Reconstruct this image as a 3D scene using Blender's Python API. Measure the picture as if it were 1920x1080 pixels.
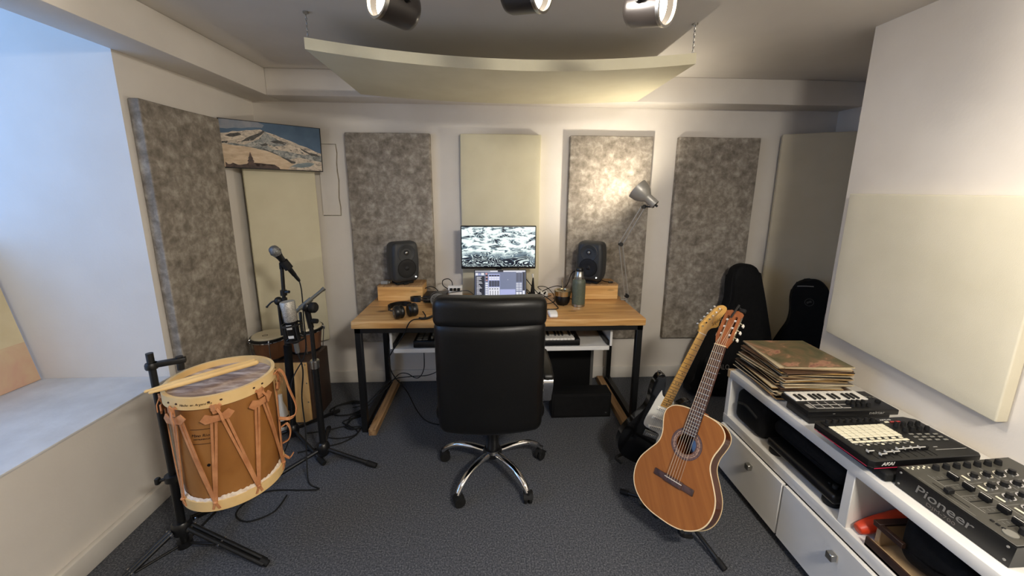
import bpy, bmesh, math, random
from mathutils import Vector, Matrix, Euler
random.seed(11)
for o in list(bpy.data.objects): bpy.data.objects.remove(o, do_unlink=True)
SC = bpy.context.scene
COL = SC.collection
PI = math.pi
def srgb(r, g, b):
    f = lambda c: (c/255/12.92 if c/255 <= .04045 else ((c/255+.055)/1.055)**2.4)
    return (f(r), f(g), f(b), 1)

# ------------------------------------------------------------------ camera
cd = bpy.data.cameras.new('camera'); cam = bpy.data.objects.new('camera', cd); COL.objects.link(cam)
cd.sensor_width = 36; cd.sensor_fit = 'HORIZONTAL'; cd.lens = 13.5; cd.shift_y = -39.94/1920
cd.clip_start = .02; cd.clip_end = 100
RX, RY, RZ = Vector((.99860, -.05220, .00660)), Vector((-.0038, -.1971, -.9804)), Vector((.0525, .9790, -.1970))
RZ.normalize(); RX = (RX - RZ*RX.dot(RZ)).normalized(); RY = RZ.cross(RX)
cam.matrix_world = Matrix(((RX.x, -RY.x, -RZ.x, 0), (RX.y, -RY.y, -RZ.y, 0), (RX.z, -RY.z, -RZ.z, 1.5), (0, 0, 0, 1)))
SC.camera = cam

# ------------------------------------------------------------------ world, exposure, big lights
w = bpy.data.worlds.new('world'); SC.world = w; w.use_nodes = True
bg = w.node_tree.nodes['Background']; bg.inputs[0].default_value = (.30, .52, 1.0, 1); bg.inputs[1].default_value = 1.2
vs = SC.view_settings
vs.view_transform = 'Standard'; vs.look = 'None'; vs.gamma = 1; vs.use_curve_mapping = False; vs.exposure = 0.40

def light(name, kind, loc, target, energy, color, size=.1, size_y=None, spot=None, blend=.5):
    d = bpy.data.lights.new(name, kind); d.energy = energy; d.color = color
    if kind == 'AREA':
        d.size = size
        if size_y: d.shape = 'RECTANGLE'; d.size_y = size_y
    else: d.shadow_soft_size = size
    if spot: d.spot_size = math.radians(spot); d.spot_blend = blend
    o = bpy.data.objects.new(name, d); COL.objects.link(o); o.location = loc
    v = Vector(target)-Vector(loc); o.rotation_euler = v.to_track_quat('-Z', 'Y').to_euler()
    return o
WARM = (1.0, .84, .64)
# daylight coming in through the window on the left
light('window_daylight', 'AREA', (-2.98, .75, 1.95), (-1.9, 1.15, 1.15), 19, (.23, .49, 1.0), 1.7, 1.5)
# the ceiling lamps of the back half of the room, behind the photographer
light('rear_ceiling_light', 'AREA', (.82, -.42, 2.20), (.55, .30, .6), 44, (1, .93, .83), .40, .25)

# ------------------------------------------------------------------ materials
def nt(name):
    m = bpy.data.materials.new(name); m.use_nodes = True
    return m, m.node_tree.nodes, m.node_tree.links, m.node_tree.nodes['Principled BSDF']
def mat(name, rgb, rough=.5, metal=0, spec=.5, coat=0, emit=None, es=0):
    m, N, L, P = nt(name)
    P.inputs['Base Color'].default_value = srgb(*rgb); P.inputs['Roughness'].default_value = rough
    P.inputs['Metallic'].default_value = metal; P.inputs['Specular IOR Level'].default_value = spec
    P.inputs['Coat Weight'].default_value = coat
    if emit: P.inputs['Emission Color'].default_value = srgb(*emit); P.inputs['Emission Strength'].default_value = es
    return m
def noisy(name, stops, scale=8, detail=4, rough=.6, bump=0, bscale=None, stretch=(1, 1, 1), metal=0, spec=.5, distort=0, coat=0, coord='Object', nrough=.55):
    """noise-driven colour ramp"""
    m, N, L, P = nt(name)
    tc = N.new('ShaderNodeTexCoord'); mp = N.new('ShaderNodeMapping'); mp.inputs['Scale'].default_value = stretch
    L.new(tc.outputs[coord], mp.inputs[0])
    n = N.new('ShaderNodeTexNoise'); n.inputs['Scale'].default_value = scale; n.inputs['Detail'].default_value = detail
    n.inputs['Distortion'].default_value = distort; n.inputs['Roughness'].default_value = nrough
    L.new(mp.outputs[0], n.inputs['Vector'])
    r = N.new('ShaderNodeValToRGB'); e = r.color_ramp.elements
    while len(e) < len(stops): e.new(.5)
    for i, (p, c) in enumerate(stops): e[i].position = p; e[i].color = srgb(*c)
    L.new(n.outputs[0], r.inputs[0]); L.new(r.outputs[0], P.inputs['Base Color'])
    P.inputs['Roughness'].default_value = rough; P.inputs['Metallic'].default_value = metal; P.inputs['Specular IOR Level'].default_value = spec
    P.inputs['Coat Weight'].default_value = coat
    if bump:
        b = N.new('ShaderNodeBump'); b.inputs['Strength'].default_value = bump; b.inputs['Distance'].default_value = .004
        if bscale:
            n2 = N.new('ShaderNodeTexNoise'); n2.inputs['Scale'].default_value = bscale; n2.inputs['Detail'].default_value = 3
            L.new(tc.outputs[coord], n2.inputs['Vector']); L.new(n2.outputs[0], b.inputs['Height'])
        else: L.new(n.outputs[0], b.inputs['Height'])
        L.new(b.outputs[0], P.inputs['Normal'])
    return m
def wood(name, dark, mid, light_, axis=0, scale=3.0, plank=None, rough=.4, spec=.4, knots=True):
    """grain stretched along an axis; plank = board width across the y axis"""
    m, N, L, P = nt(name)
    tc = N.new('ShaderNodeTexCoord'); mp = N.new('ShaderNodeMapping')
    s = [14, 14, 14]; s[axis] = 1.1; mp.inputs['Scale'].default_value = s
    vec = tc.outputs['Object']
    if plank:
        sx = N.new('ShaderNodeSeparateXYZ'); L.new(vec, sx.inputs[0])
        d = N.new('ShaderNodeMath'); d.operation = 'DIVIDE'; d.inputs[1].default_value = plank; L.new(sx.outputs[1], d.inputs[0])
        fl = N.new('ShaderNodeMath'); fl.operation = 'FLOOR'; L.new(d.outputs[0], fl.inputs[0])
        mu = N.new('ShaderNodeMath'); mu.operation = 'MULTIPLY'; mu.inputs[1].default_value = 3.71; L.new(fl.outputs[0], mu.inputs[0])
        cx = N.new('ShaderNodeCombineXYZ'); L.new(mu.outputs[0], cx.inputs[0]); L.new(mu.outputs[0], cx.inputs[2])
        ad = N.new('ShaderNodeVectorMath'); ad.operation = 'ADD'; L.new(vec, ad.inputs[0]); L.new(cx.outputs[0], ad.inputs[1]); vec = ad.outputs[0]
    L.new(vec, mp.inputs[0])
    n = N.new('ShaderNodeTexNoise'); n.inputs['Scale'].default_value = scale; n.inputs['Detail'].default_value = 5; n.inputs['Distortion'].default_value = .9
    L.new(mp.outputs[0], n.inputs['Vector'])
    r = N.new('ShaderNodeValToRGB'); e = r.color_ramp.elements; e.new(.5)
    e[0].position = .30; e[0].color = srgb(*dark); e[1].position = .50; e[1].color = srgb(*mid); e[2].position = .70; e[2].color = srgb(*light_)
    L.new(n.outputs[0], r.inputs[0]); out = r.outputs[0]
    if plank:
        wn = N.new('ShaderNodeTexWhiteNoise'); wn.noise_dimensions = '1D'; L.new(fl.outputs[0], wn.inputs['W'])
        mr = N.new('ShaderNodeMapRange'); mr.inputs[3].default_value = .80; mr.inputs[4].default_value = 1.08; L.new(wn.outputs[0], mr.inputs[0])
        fr = N.new('ShaderNodeMath'); fr.operation = 'FRACT'; L.new(d.outputs[0], fr.inputs[0])
        gp = N.new('ShaderNodeMath'); gp.operation = 'GREATER_THAN'; gp.inputs[1].default_value = .025; L.new(fr.outputs[0], gp.inputs[0])
        gm = N.new('ShaderNodeMapRange'); gm.inputs[3].default_value = .62; gm.inputs[4].default_value = 1; L.new(gp.outputs[0], gm.inputs[0])
        pm = N.new('ShaderNodeMath'); pm.operation = 'MULTIPLY'; L.new(mr.outputs[0], pm.inputs[0]); L.new(gm.outputs[0], pm.inputs[1])
        mx = N.new('ShaderNodeVectorMath'); mx.operation = 'SCALE'; L.new(out, mx.inputs[0]); L.new(pm.outputs[0], mx.inputs['Scale']); out = mx.outputs[0]
    if knots:
        v = N.new('ShaderNodeTexNoise'); v.inputs['Scale'].default_value = 9; v.inputs['Detail'].default_value = 1
        ms = N.new('ShaderNodeMapping'); q = [1.6, 1.6, 1.6]; q[axis] = .55; ms.inputs['Scale'].default_value = q
        L.new(vec, ms.inputs[0]); L.new(ms.outputs[0], v.inputs['Vector'])
        kr = N.new('ShaderNodeMapRange'); kr.inputs[1].default_value = .70; kr.inputs[2].default_value = .78; L.new(v.outputs[0], kr.inputs[0])
        mk = N.new('ShaderNodeMix'); mk.data_type = 'RGBA'; mk.inputs[7].default_value = srgb(*[c*.62 for c in dark])
        L.new(kr.outputs[0], mk.inputs[0]); L.new(out, mk.inputs[6]); out = mk.outputs[2]
    L.new(out, P.inputs['Base Color'])
    P.inputs['Roughness'].default_value = rough; P.inputs['Specular IOR Level'].default_value = spec
    return m
M = {}
M['wall'] = noisy('wall_paint', [(.3, (218, 211, 201)), (.7, (226, 220, 211))], 3, 3, .75, .10, 90)
M['ceiling'] = noisy('ceiling_paint', [(.3, (212, 206, 197)), (.7, (222, 216, 207))], 2, 3, .8, .08, 70)
M['sillpaint'] = noisy('sill_paint', [(.3, (205, 203, 200)), (.7, (224, 223, 221))], 7, 5, .6, .15, 60)
M['skirting'] = noisy('skirting_paint', [(.3, (208, 203, 194)), (.7, (222, 217, 208))], 5, 4, .5)
M['carpet'] = noisy('carpet', [(.32, (48, 50, 54)), (.5, (82, 84, 89)), (.68, (126, 127, 130))], 150, 6, .95, .6, 420, spec=.1, nrough=.7)
def mottled(name, dark, mid, lt):
    m, N, L, P = nt(name)
    tc = N.new('ShaderNodeTexCoord')
    a = N.new('ShaderNodeTexNoise'); a.inputs['Scale'].default_value = 21; a.inputs['Detail'].default_value = 4; a.inputs['Distortion'].default_value = .25; a.inputs['Roughness'].default_value = .6
    L.new(tc.outputs['Object'], a.inputs['Vector'])
    r = N.new('ShaderNodeValToRGB'); e = r.color_ramp.elements; e.new(.5)
    for i, (p, c) in enumerate([(.30, dark), (.5, mid), (.72, lt)]): e[i].position = p; e[i].color = srgb(*c)
    L.new(a.outputs[0], r.inputs[0]); L.new(r.outputs[0], P.inputs['Base Color'])
    b = N.new('ShaderNodeBump'); b.inputs['Strength'].default_value = .25; b.inputs['Distance'].default_value = .004
    n2 = N.new('ShaderNodeTexNoise'); n2.inputs['Scale'].default_value = 150; L.new(tc.outputs['Object'], n2.inputs['Vector']); L.new(n2.outputs[0], b.inputs['Height']); L.new(b.outputs[0], P.inputs['Normal'])
    P.inputs['Roughness'].default_value = .9; P.inputs['Specular IOR Level'].default_value = .2
    return m
M['suede'] = mottled('mottled_grey_suede', (110, 102, 92), (140, 132, 121), (178, 170, 157))
M['cream'] = noisy('cream_fabric', [(.3, (205, 197, 169)), (.7, (214, 207, 180))], 4, 3, .9, .2, 350, spec=.2)
M['pale_cream'] = noisy('pale_cream_fabric', [(.3, (210, 203, 180)), (.7, (219, 212, 191))], 3, 3, .9, .2, 300, spec=.2)
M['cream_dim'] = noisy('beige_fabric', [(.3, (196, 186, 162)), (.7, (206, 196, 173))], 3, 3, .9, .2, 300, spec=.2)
M['desk'] = wood('pine_planks', (176, 122, 66), (210, 160, 98), (230, 188, 128), 0, 2.4, .092, .32)
M['pinebox'] = wood('pine_box', (196, 142, 80), (222, 174, 108), (236, 196, 134), 0, 2.2, None, .5)
M['batten'] = wood('timber_batten', (122, 92, 60), (160, 124, 84), (186, 150, 106), 1, 2.5, None, .7)
M['birch'] = wood('birch_ply', (206, 160, 98), (222, 178, 116), (232, 192, 134), 2, 1.6, None, .45, knots=False)
M['drumshell'] = noisy('drum_shell_wood', [(.25, (124, 77, 32)), (.5, (152, 100, 46)), (.75, (172, 120, 64))], 5, 6, .5, stretch=(1, 1, .45), distort=.6)
M['hoopwood'] = noisy('drum_hoop_wood', [(.3, (222, 182, 118)), (.7, (238, 206, 148))], 6, 4, .5)
M['hide'] = noisy('goat_hide', [(.3, (118, 96, 84)), (.5, (172, 150, 136)), (.70, (226, 210, 196))], 11, 8, .9, .6, 90, stretch=(.6, 2.2, 1), distort=1.2)
M['hidefringe'] = noisy('hide_fringe', [(.3, (206, 184, 160)), (.7, (240, 228, 212))], 60, 4, .9, .8)
M['leather'] = noisy('tan_leather', [(.3, (176, 114, 70)), (.7, (208, 146, 98))], 22, 5, .6, .3, 120)
M['blackleather'] = noisy('black_leather', [(.3, (6, 6, 6)), (.7, (10, 10, 9))], 6, 4, .40, .10, 220, spec=.4)
M['black'] = mat('black_powder_coat', (14, 14, 14), .42)
M['blackmatte'] = mat('black_matte', (10, 10, 10), .75, spec=.25)
M['blackplastic'] = mat('black_plastic', (17, 17, 18), .35)
M['rubber'] = mat('black_rubber', (22, 22, 22), .7, spec=.3)
M['nylon'] = noisy('black_nylon', [(.3, (9, 9, 10)), (.7, (17, 17, 18))], 40, 4, .8, .3, 300, spec=.25)
M['speaker'] = mat('dark_grey_paint', (46, 48, 50), .5)
M['cone'] = mat('speaker_cone', (8, 8, 9), .6)
M['chrome'] = mat('chrome', (225, 225, 225), .08, 1)
M['steel'] = mat('brushed_steel', (178, 176, 170), .3, 1)
M['silver'] = mat('silver_lamp_paint', (168, 165, 158), .36, .35)
M['white'] = mat('white_melamine', (226, 224, 218), .35)
M['cabwhite'] = noisy('white_lacquer', [(.3, (222, 219, 211)), (.7, (232, 229, 222))], 3, 3, .32)
M['whiteplastic'] = mat('white_plastic', (232, 231, 228), .35)
M['ivory'] = mat('ivory_plastic', (236, 232, 222), .3)
M['thermos'] = noisy('green_hammertone', [(.3, (78, 86, 72)), (.7, (94, 101, 86))], 120, 3, .4, .25)
M['matering'] = mat('german_silver', (196, 180, 146), .25, 1)
M['yerba'] = noisy('yerba', [(.3, (46, 50, 22)), (.7, (92, 96, 44))], 120, 3, .9)
M['cedar'] = noisy('cedar_top', [(.3, (136, 81, 34)), (.7, (153, 95, 42))], 3, 5, .55, stretch=(26, 1, 1), spec=.2)
M['mahogany'] = noisy('mahogany', [(.3, (66, 30, 14)), (.7, (104, 52, 26))], 4, 4, .25, stretch=(1, 8, 1), coat=.5)
M['rawwood'] = noisy('unvarnished_inside', [(.3, (126, 92, 64)), (.7, (158, 122, 90))], 5, 4, .8)
M['rosette_tan'] = noisy('rosette_mosaic', [(.35, (96, 66, 48)), (.65, (176, 140, 112))], 160, 2, .5)
M['headwood'] = noisy('cedro_neck', [(.3, (140, 78, 42)), (.7, (172, 104, 60))], 5, 4, .4, stretch=(10, 1, 1))
M['rosewood'] = noisy('rosewood', [(.3, (52, 32, 24)), (.7, (86, 56, 44))], 6, 4, .5, stretch=(12, 1, 1))
M['maple'] = noisy('maple_neck', [(.3, (206, 154, 72)), (.7, (224, 176, 92))], 4, 3, .3, stretch=(6, 1, 1), coat=.4)
M['binding'] = mat('cream_binding', (232, 208, 164), .4)
M['brass'] = mat('fret_wire', (206, 196, 170), .25, 1)
M['string'] = mat('guitar_string', (206, 186, 160), .4, .4)
M['gloss_black'] = mat('gloss_black_lacquer', (8, 8, 9), .12, coat=.6)
M['pickguard'] = mat('white_pickguard', (222, 220, 212), .35)
M['charcoal'] = mat('charcoal_panel', (34, 34, 35), .5)
M['mixerface'] = noisy('mixer_face', [(.3, (62, 60, 54)), (.7, (72, 70, 63))], 6, 3, .42)
M['pad'] = mat('cream_rubber_pad', (226, 220, 194), .55)
M['padgrey'] = mat('grey_button', (120, 118, 110), .5)
M['ink'] = mat('dark_ink', (58, 34, 18), .8)
M['whiteink'] = mat('white_print', (205, 203, 196), .6)
M['greyink'] = mat('grey_print', (146, 144, 138), .6)
M['faint'] = mat('faint_print', (58, 58, 58), .7)
M['midprint'] = mat('mid_grey_print', (116, 114, 110), .5)
M['dimprint'] = mat('dim_print', (92, 86, 82), .7)
M['redink'] = mat('red_accent', (196, 40, 76), .5)
M['redglow'] = mat('red_button', (160, 46, 44), .5)
M['orange'] = noisy('orange_plastic', [(.3, (190, 50, 22)), (.7, (214, 70, 30))], 8, 3, .45)
M['crate'] = noisy('dark_crate_wood', [(.3, (40, 24, 18)), (.7, (62, 40, 30))], 5, 4, .5, stretch=(1, 6, 1))
M['crateply'] = noisy('pale_crate_ply', [(.3, (160, 132, 98)), (.7, (184, 158, 122))], 5, 4, .7)
M['bongoskin'] = noisy('bongo_skin', [(.3, (196, 184, 154)), (.7, (214, 204, 178))], 5, 4, .6)
M['bongowood'] = noisy('bongo_shell', [(.3, (96, 62, 40)), (.7, (126, 86, 58))], 5, 4, .45, stretch=(4, 4, 1))
M['cajonside'] = noisy('cajon_side', [(.3, (50, 34, 24)), (.7, (68, 48, 34))], 4, 4, .6)
M['grille'] = noisy('mic_grille', [(.4, (92, 92, 92)), (.6, (150, 150, 148))], 240, 2, .4, .6, metal=.6)
M['micsilver'] = noisy('mic_silver_grille', [(.4, (150, 146, 138)), (.6, (196, 192, 182))], 260, 2, .4, .4, metal=.5)
M['boom'] = mat('grey_boom_tube', (104, 104, 98), .35, .5)
M['glassy'] = mat('clear_plastic', (150, 150, 148), .15)
M['gpc'] = mat('grey_metal_case', (92, 92, 90), .5)
M['lampwhite'] = mat('lamp_inner', (240, 236, 228), .5)
M['bulbglow'] = mat('lamp_glow', (255, 244, 224), .4, emit=(255, 238, 212), es=9)
M['trackblack'] = mat('track_head_black', (46, 42, 40), .35, .2)
M['led'] = mat('led_white', (255, 255, 255), .3, emit=(255, 250, 240), es=3)
M['canvasedge'] = mat('canvas_edge', (150, 110, 64), .8)
M['picframe'] = mat('picture_edge_black', (20, 18, 18), .5)

# monitor wallpaper: foam streaks on dark water, procedural, it is a lit screen
def screen_mat():
    m, N, L, P = nt('monitor_picture')
    tc = N.new('ShaderNodeTexCoord'); mp = N.new('ShaderNodeMapping'); mp.inputs['Scale'].default_value = (6.0, 1, 16); mp.inputs['Rotation'].default_value = (0, .12, 0)
    L.new(tc.outputs['Object'], mp.inputs[0])
    n1 = N.new('ShaderNodeTexNoise'); n1.inputs['Scale'].default_value = .95; n1.inputs['Detail'].default_value = 2.5; n1.inputs['Distortion'].default_value = 1.5
    L.new(mp.outputs[0], n1.inputs['Vector'])
    # thin ridges: 1-|2n-1| style lines
    a = N.new('ShaderNodeMath'); a.operation = 'MULTIPLY_ADD'; a.inputs[1].default_value = 13; a.inputs[2].default_value = 0; L.new(n1.outputs[0], a.inputs[0])
    p = N.new('ShaderNodeMath'); p.operation = 'PINGPONG'; p.inputs[1].default_value = .5; L.new(a.outputs[0], p.inputs[0])
    r = N.new('ShaderNodeMapRange'); r.inputs[1].default_value = .03; r.inputs[2].default_value = .19; r.inputs[3].default_value = 1; r.inputs[4].default_value = 0; L.new(p.outputs[0], r.inputs[0])
    # foam fills the upper two thirds
    sx = N.new('ShaderNodeSeparateXYZ'); L.new(tc.outputs['Object'], sx.inputs[0])
    n2 = N.new('ShaderNodeTexNoise'); n2.inputs['Scale'].default_value = 7; n2.inputs['Detail'].default_value = 3; L.new(tc.outputs['Object'], n2.inputs['Vector'])
    s1 = N.new('ShaderNodeMath'); s1.operation = 'MULTIPLY_ADD'; s1.inputs[1].default_value = .18; L.new(n2.outputs[0], s1.inputs[0]); L.new(sx.outputs[2], s1.inputs[2])
    fm = N.new('ShaderNodeMapRange'); fm.inputs[1].default_value = .155; fm.inputs[2].default_value = .215; L.new(s1.outputs[0], fm.inputs[0])
    n3 = N.new('ShaderNodeTexNoise'); n3.inputs['Scale'].default_value = 2.1; n3.inputs['Detail'].default_value = 5; n3.inputs['Distortion'].default_value = 1.2; L.new(mp.outputs[0], n3.inputs['Vector'])
    d3 = N.new('ShaderNodeMapRange'); d3.inputs[1].default_value = .37; d3.inputs[2].default_value = .50; L.new(n3.outputs[0], d3.inputs[0])
    mm = N.new('ShaderNodeMath'); mm.operation = 'MULTIPLY'; L.new(fm.outputs[0], mm.inputs[0]); L.new(d3.outputs[0], mm.inputs[1])
    mxx = N.new('ShaderNodeMath'); mxx.operation = 'MAXIMUM'; L.new(mm.outputs[0], mxx.inputs[0]); L.new(r.outputs[0], mxx.inputs[1])
    cr = N.new('ShaderNodeValToRGB'); e = cr.color_ramp.elements; e.new(.5)
    e[0].color = srgb(20, 26, 40); e[1].position = .5; e[1].color = srgb(110, 130, 142); e[2].position = 1; e[2].color = srgb(232, 246, 240)
    L.new(mxx.outputs[0], cr.inputs[0])
    L.new(cr.outputs[0], P.inputs['Emission Color']); P.inputs['Emission Strength'].default_value = .92
    P.inputs['Base Color'].default_value = (.01, .01, .01, 1); P.inputs['Roughness'].default_value = .3
    return m
M['screen'] = screen_mat()
def glow(name, rgb, s=.8): return mat(name, (4, 4, 4), .3, emit=rgb, es=s)
M['ui_slate'] = glow('ui_slate', (118, 126, 152)); M['ui_pale'] = glow('ui_pale', (226, 226, 234)); M['ui_dark'] = glow('ui_dark', (44, 46, 58))
M['ui_lilac'] = glow('ui_lilac', (172, 178, 220)); M['ui_mid'] = glow('ui_mid', (90, 94, 112)); M['ui_red'] = glow('ui_red', (206, 150, 150))
# pane: clear glass
def pane_mat():
    m, N, L, P = nt('window_glass'); N.remove(P)
    t = N.new('ShaderNodeBsdfTransparent'); g = N.new('ShaderNodeBsdfGlossy'); g.inputs[1].default_value = .02; x = N.new('ShaderNodeMixShader'); x.inputs[0].default_value = .06
    L.new(t.outputs[0], x.inputs[1]); L.new(g.outputs[0], x.inputs[2]); L.new(x.outputs[0], N['Material Output'].inputs[0]); return m
M['pane'] = pane_mat()

# ------------------------------------------------------------------ mesh builder
def frame_of(d, up=None):
    d = Vector(d).normalized(); up = Vector(up) if up else (Vector((0, 0, 1)) if abs(d.z) < .95 else Vector((0, 1, 0)))
    x = up.cross(d).normalized(); y = d.cross(x)
    return x, y, d
def catmull(pts, n=8, closed=False):
    P = [Vector(p) for p in pts]; out = []; m = len(P)
    rng = range(m if closed else m-1)
    for i in rng:
        if closed: a, b, c, d = P[(i-1) % m], P[i], P[(i+1) % m], P[(i+2) % m]
        else: a, b, c, d = P[max(i-1, 0)], P[i], P[i+1], P[min(i+2, m-1)]
        for k in range(n):
            t = k/n
            out.append(.5*((2*b)+(c-a)*t+(2*a-5*b+4*c-d)*t*t+(3*b-a-3*c+d)*t**3))
    if not closed: out.append(P[-1])
    return out
class MB:
    def __init__(s): s.v = []; s.f = []; s.mi = []; s.M = None; s.k = 0
    def add(s, vs, fs, mi=None, M=None):
        n = len(s.v); T = M if M is not None else s.M
        s.v += [(T @ Vector(p)) if T is not None else Vector(p) for p in vs]
        s.f += [tuple(i+n for i in f) for f in fs]; s.mi += [s.k if mi is None else mi]*len(fs); return s
    def box(s, x0, x1, y0, y1, z0, z1, b=0, seg=2, mi=None, M=None):
        if x0 > x1: x0, x1 = x1, x0
        if y0 > y1: y0, y1 = y1, y0
        if z0 > z1: z0, z1 = z1, z0
        if not b:
            return s.add([(x0, y0, z0), (x1, y0, z0), (x1, y1, z0), (x0, y1, z0), (x0, y0, z1), (x1, y0, z1), (x1, y1, z1), (x0, y1, z1)],
                         [(0, 3, 2, 1), (4, 5, 6, 7), (0, 1, 5, 4), (1, 2, 6, 5), (2, 3, 7, 6), (3, 0, 4, 7)], mi, M)
        bm = bmesh.new(); bmesh.ops.create_cube(bm, size=1)
        for v in bm.verts: v.co = Vector(((x0+x1)/2+v.co.x*(x1-x0), (y0+y1)/2+v.co.y*(y1-y0), (z0+z1)/2+v.co.z*(z1-z0)))
        b = min(b, .49*min(x1-x0, y1-y0, z1-z0))
        bmesh.ops.bevel(bm, geom=bm.edges[:], offset=b, segments=seg, profile=.5, affect='EDGES')
        return s.frombm(bm, mi, M)
    def frombm(s, bm, mi=None, M=None):
        bm.verts.index_update(); s.add([v.co.copy() for v in bm.verts], [tuple(v.index for v in f.verts) for f in bm.faces], mi, M); bm.free(); return s
    def cyl(s, p0, p1, r0, r1=None, seg=20, mi=None, caps=True, M=None):
        r1 = r0 if r1 is None else r1; p0, p1 = Vector(p0), Vector(p1); x, y, d = frame_of(p1-p0)
        vs = []; fs = []
        for p, r in ((p0, r0), (p1, r1)):
            for i in range(seg):
                a = 2*PI*i/seg; vs.append(p+x*(r*math.cos(a))+y*(r*math.sin(a)))
        for i in range(seg): j = (i+1) % seg; fs.append((i, j, seg+j, seg+i))
        if caps: fs += [tuple(range(seg-1, -1, -1)), tuple(range(seg, 2*seg))]
        return s.add(vs, fs, mi, M)
    def tube(s, pts, r, seg=8, mi=None, closed=False, M=None):
        P = [Vector(p) for p in pts]; n = len(P); vs = []; fs = []; prev = None
        for i, p in enumerate(P):
            t = (P[(i+1) % n]-P[i-1]) if closed else (P[min(i+1, n-1)]-P[max(i-1, 0)])
            if t.length < 1e-9: t = Vector((0, 0, 1))
            t.normalize()
            if prev is None: x, y, _ = frame_of(t)
            else:
                x = prev-t*prev.dot(t)
                if x.length < 1e-6: x = frame_of(t)[0]
                x.normalize(); y = t.cross(x)
            prev = x; rr = r(i/(n-1)) if callable(r) else r
            for k in range(seg): a = 2*PI*k/seg; vs.append(p+x*(rr*math.cos(a))+y*(rr*math.sin(a)))
        for i in range(n if closed else n-1):
            b = ((i+1) % n)*seg
            for k in range(seg): l = (k+1) % seg; fs.append((i*seg+k, i*seg+l, b+l, b+k))
        if not closed: fs += [tuple(range(seg-1, -1, -1)), tuple((n-1)*seg+k for k in range(seg))]
        return s.add(vs, fs, mi, M)
    def lathe(s, prof, o=(0, 0, 0), d=(0, 0, 1), seg=40, mi=None, M=None):
        x, y, d = frame_of(d); o = Vector(o); vs = []; fs = []; n = len(prof)
        for r, z in prof:
            for i in range(seg): a = 2*PI*i/seg; vs.append(o+d*z+x*(r*math.cos(a))+y*(r*math.sin(a)))
        for k in range(n-1):
            for i in range(seg): j = (i+1) % seg; fs.append((k*seg+i, k*seg+j, (k+1)*seg+j, (k+1)*seg+i))
        if prof[0][0] > 1e-6: fs.append(tuple(range(seg-1, -1, -1)))
        if prof[-1][0] > 1e-6: fs.append(tuple((n-1)*seg+i for i in range(seg)))
        return s.add(vs, fs, mi, M)
    def ring(s, r0, r1, z0, z1, o=(0, 0, 0), d=(0, 0, 1), seg=40, mi=None, M=None):   # r0 inner, r1 outer
        x, y, d = frame_of(d); o = Vector(o); vs = []; fs = []
        for r, z in ((r0, z0), (r1, z0), (r1, z1), (r0, z1)):
            for i in range(seg): a = 2*PI*i/seg; vs.append(o+d*z+x*(r*math.cos(a))+y*(r*math.sin(a)))
        for k in range(4):
            for i in range(seg): j = (i+1) % seg; q = ((k+1) % 4)*seg; fs.append((k*seg+i, k*seg+j, q+j, q+i))
        return s.add(vs, fs, mi, M)
    def prism(s, poly, z0, z1, mi=None, M=None, b=0):
        """2-D outline (counter-clockwise) extruded along z"""
        n = len(poly); ar = sum(poly[i][0]*poly[(i+1) % n][1]-poly[(i+1) % n][0]*poly[i][1] for i in range(n))
        if ar < 0: poly = poly[::-1]
        bm = bmesh.new(); lo = [bm.verts.new((p[0], p[1], z0)) for p in poly]; hi = [bm.verts.new((p[0], p[1], z1)) for p in poly]
        bm.faces.new(lo[::-1]); bm.faces.new(hi)
        for i in range(n): bm.faces.new((lo[i], lo[(i+1) % n], hi[(i+1) % n], hi[i]))
        if b:
            ed = [e for e in bm.edges if abs(e.verts[0].co.z-e.verts[1].co.z) < 1e-7]
            bmesh.ops.bevel(bm, geom=ed, offset=b, segments=3, profile=.5, affect='EDGES')
        bmesh.ops.triangulate(bm, faces=[f for f in bm.faces if len(f.verts) > 4])
        return s.frombm(bm, mi, M)
    def rbox(s, c, h, r, n=8, fn=None, mi=None, M=None):
        """rounded box, centre c, half sizes h, corner radius r, optional vertex function"""
        bm = bmesh.new(); bmesh.ops.create_cube(bm, size=2); bmesh.ops.subdivide_edges(bm, edges=bm.edges[:], cuts=n*2-1, use_grid_fill=True)
        H = Vector(h); r = min(r, min(h)*.999)
        for v in bm.verts:
            p = Vector(v.co)
            for i in range(3):   # crowd the rows towards the rounded corners
                fr = r/H[i]; t = abs(p[i]); sg = 1 if p[i] >= 0 else -1
                t = t/.5*(1-fr) if t < .5 else (1-fr)+(t-.5)/.5*fr
                p[i] = sg*t*H[i]
            q = Vector([max(-(H[i]-r), min(H[i]-r, p[i])) for i in range(3)]); d = p-q
            if d.length > 1e-9:
                # direction from a cube corner patch
                d = d.normalized()*r if max(abs(d[i]) for i in range(3)) > 0 else d
                p = q+d
            v.co = Vector(c)+(fn(p) if fn else p)
        return s.frombm(bm, mi, M)
    def ball(s, c, r, mi=None, sc=(1, 1, 1), seg=20, M=None):
        vs = []; fs = []; n = seg//2
        for i in range(n+1):
            t = PI*i/n
            for j in range(seg): a = 2*PI*j/seg; vs.append((c[0]+r*sc[0]*math.sin(t)*math.cos(a), c[1]+r*sc[1]*math.sin(t)*math.sin(a), c[2]+r*sc[2]*math.cos(t)))
        for i in range(n):
            for j in range(seg): k = (j+1) % seg; fs.append((i*seg+j, (i+1)*seg+j, (i+1)*seg+k, i*seg+k))
        return s.add(vs, fs, mi, M)
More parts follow.
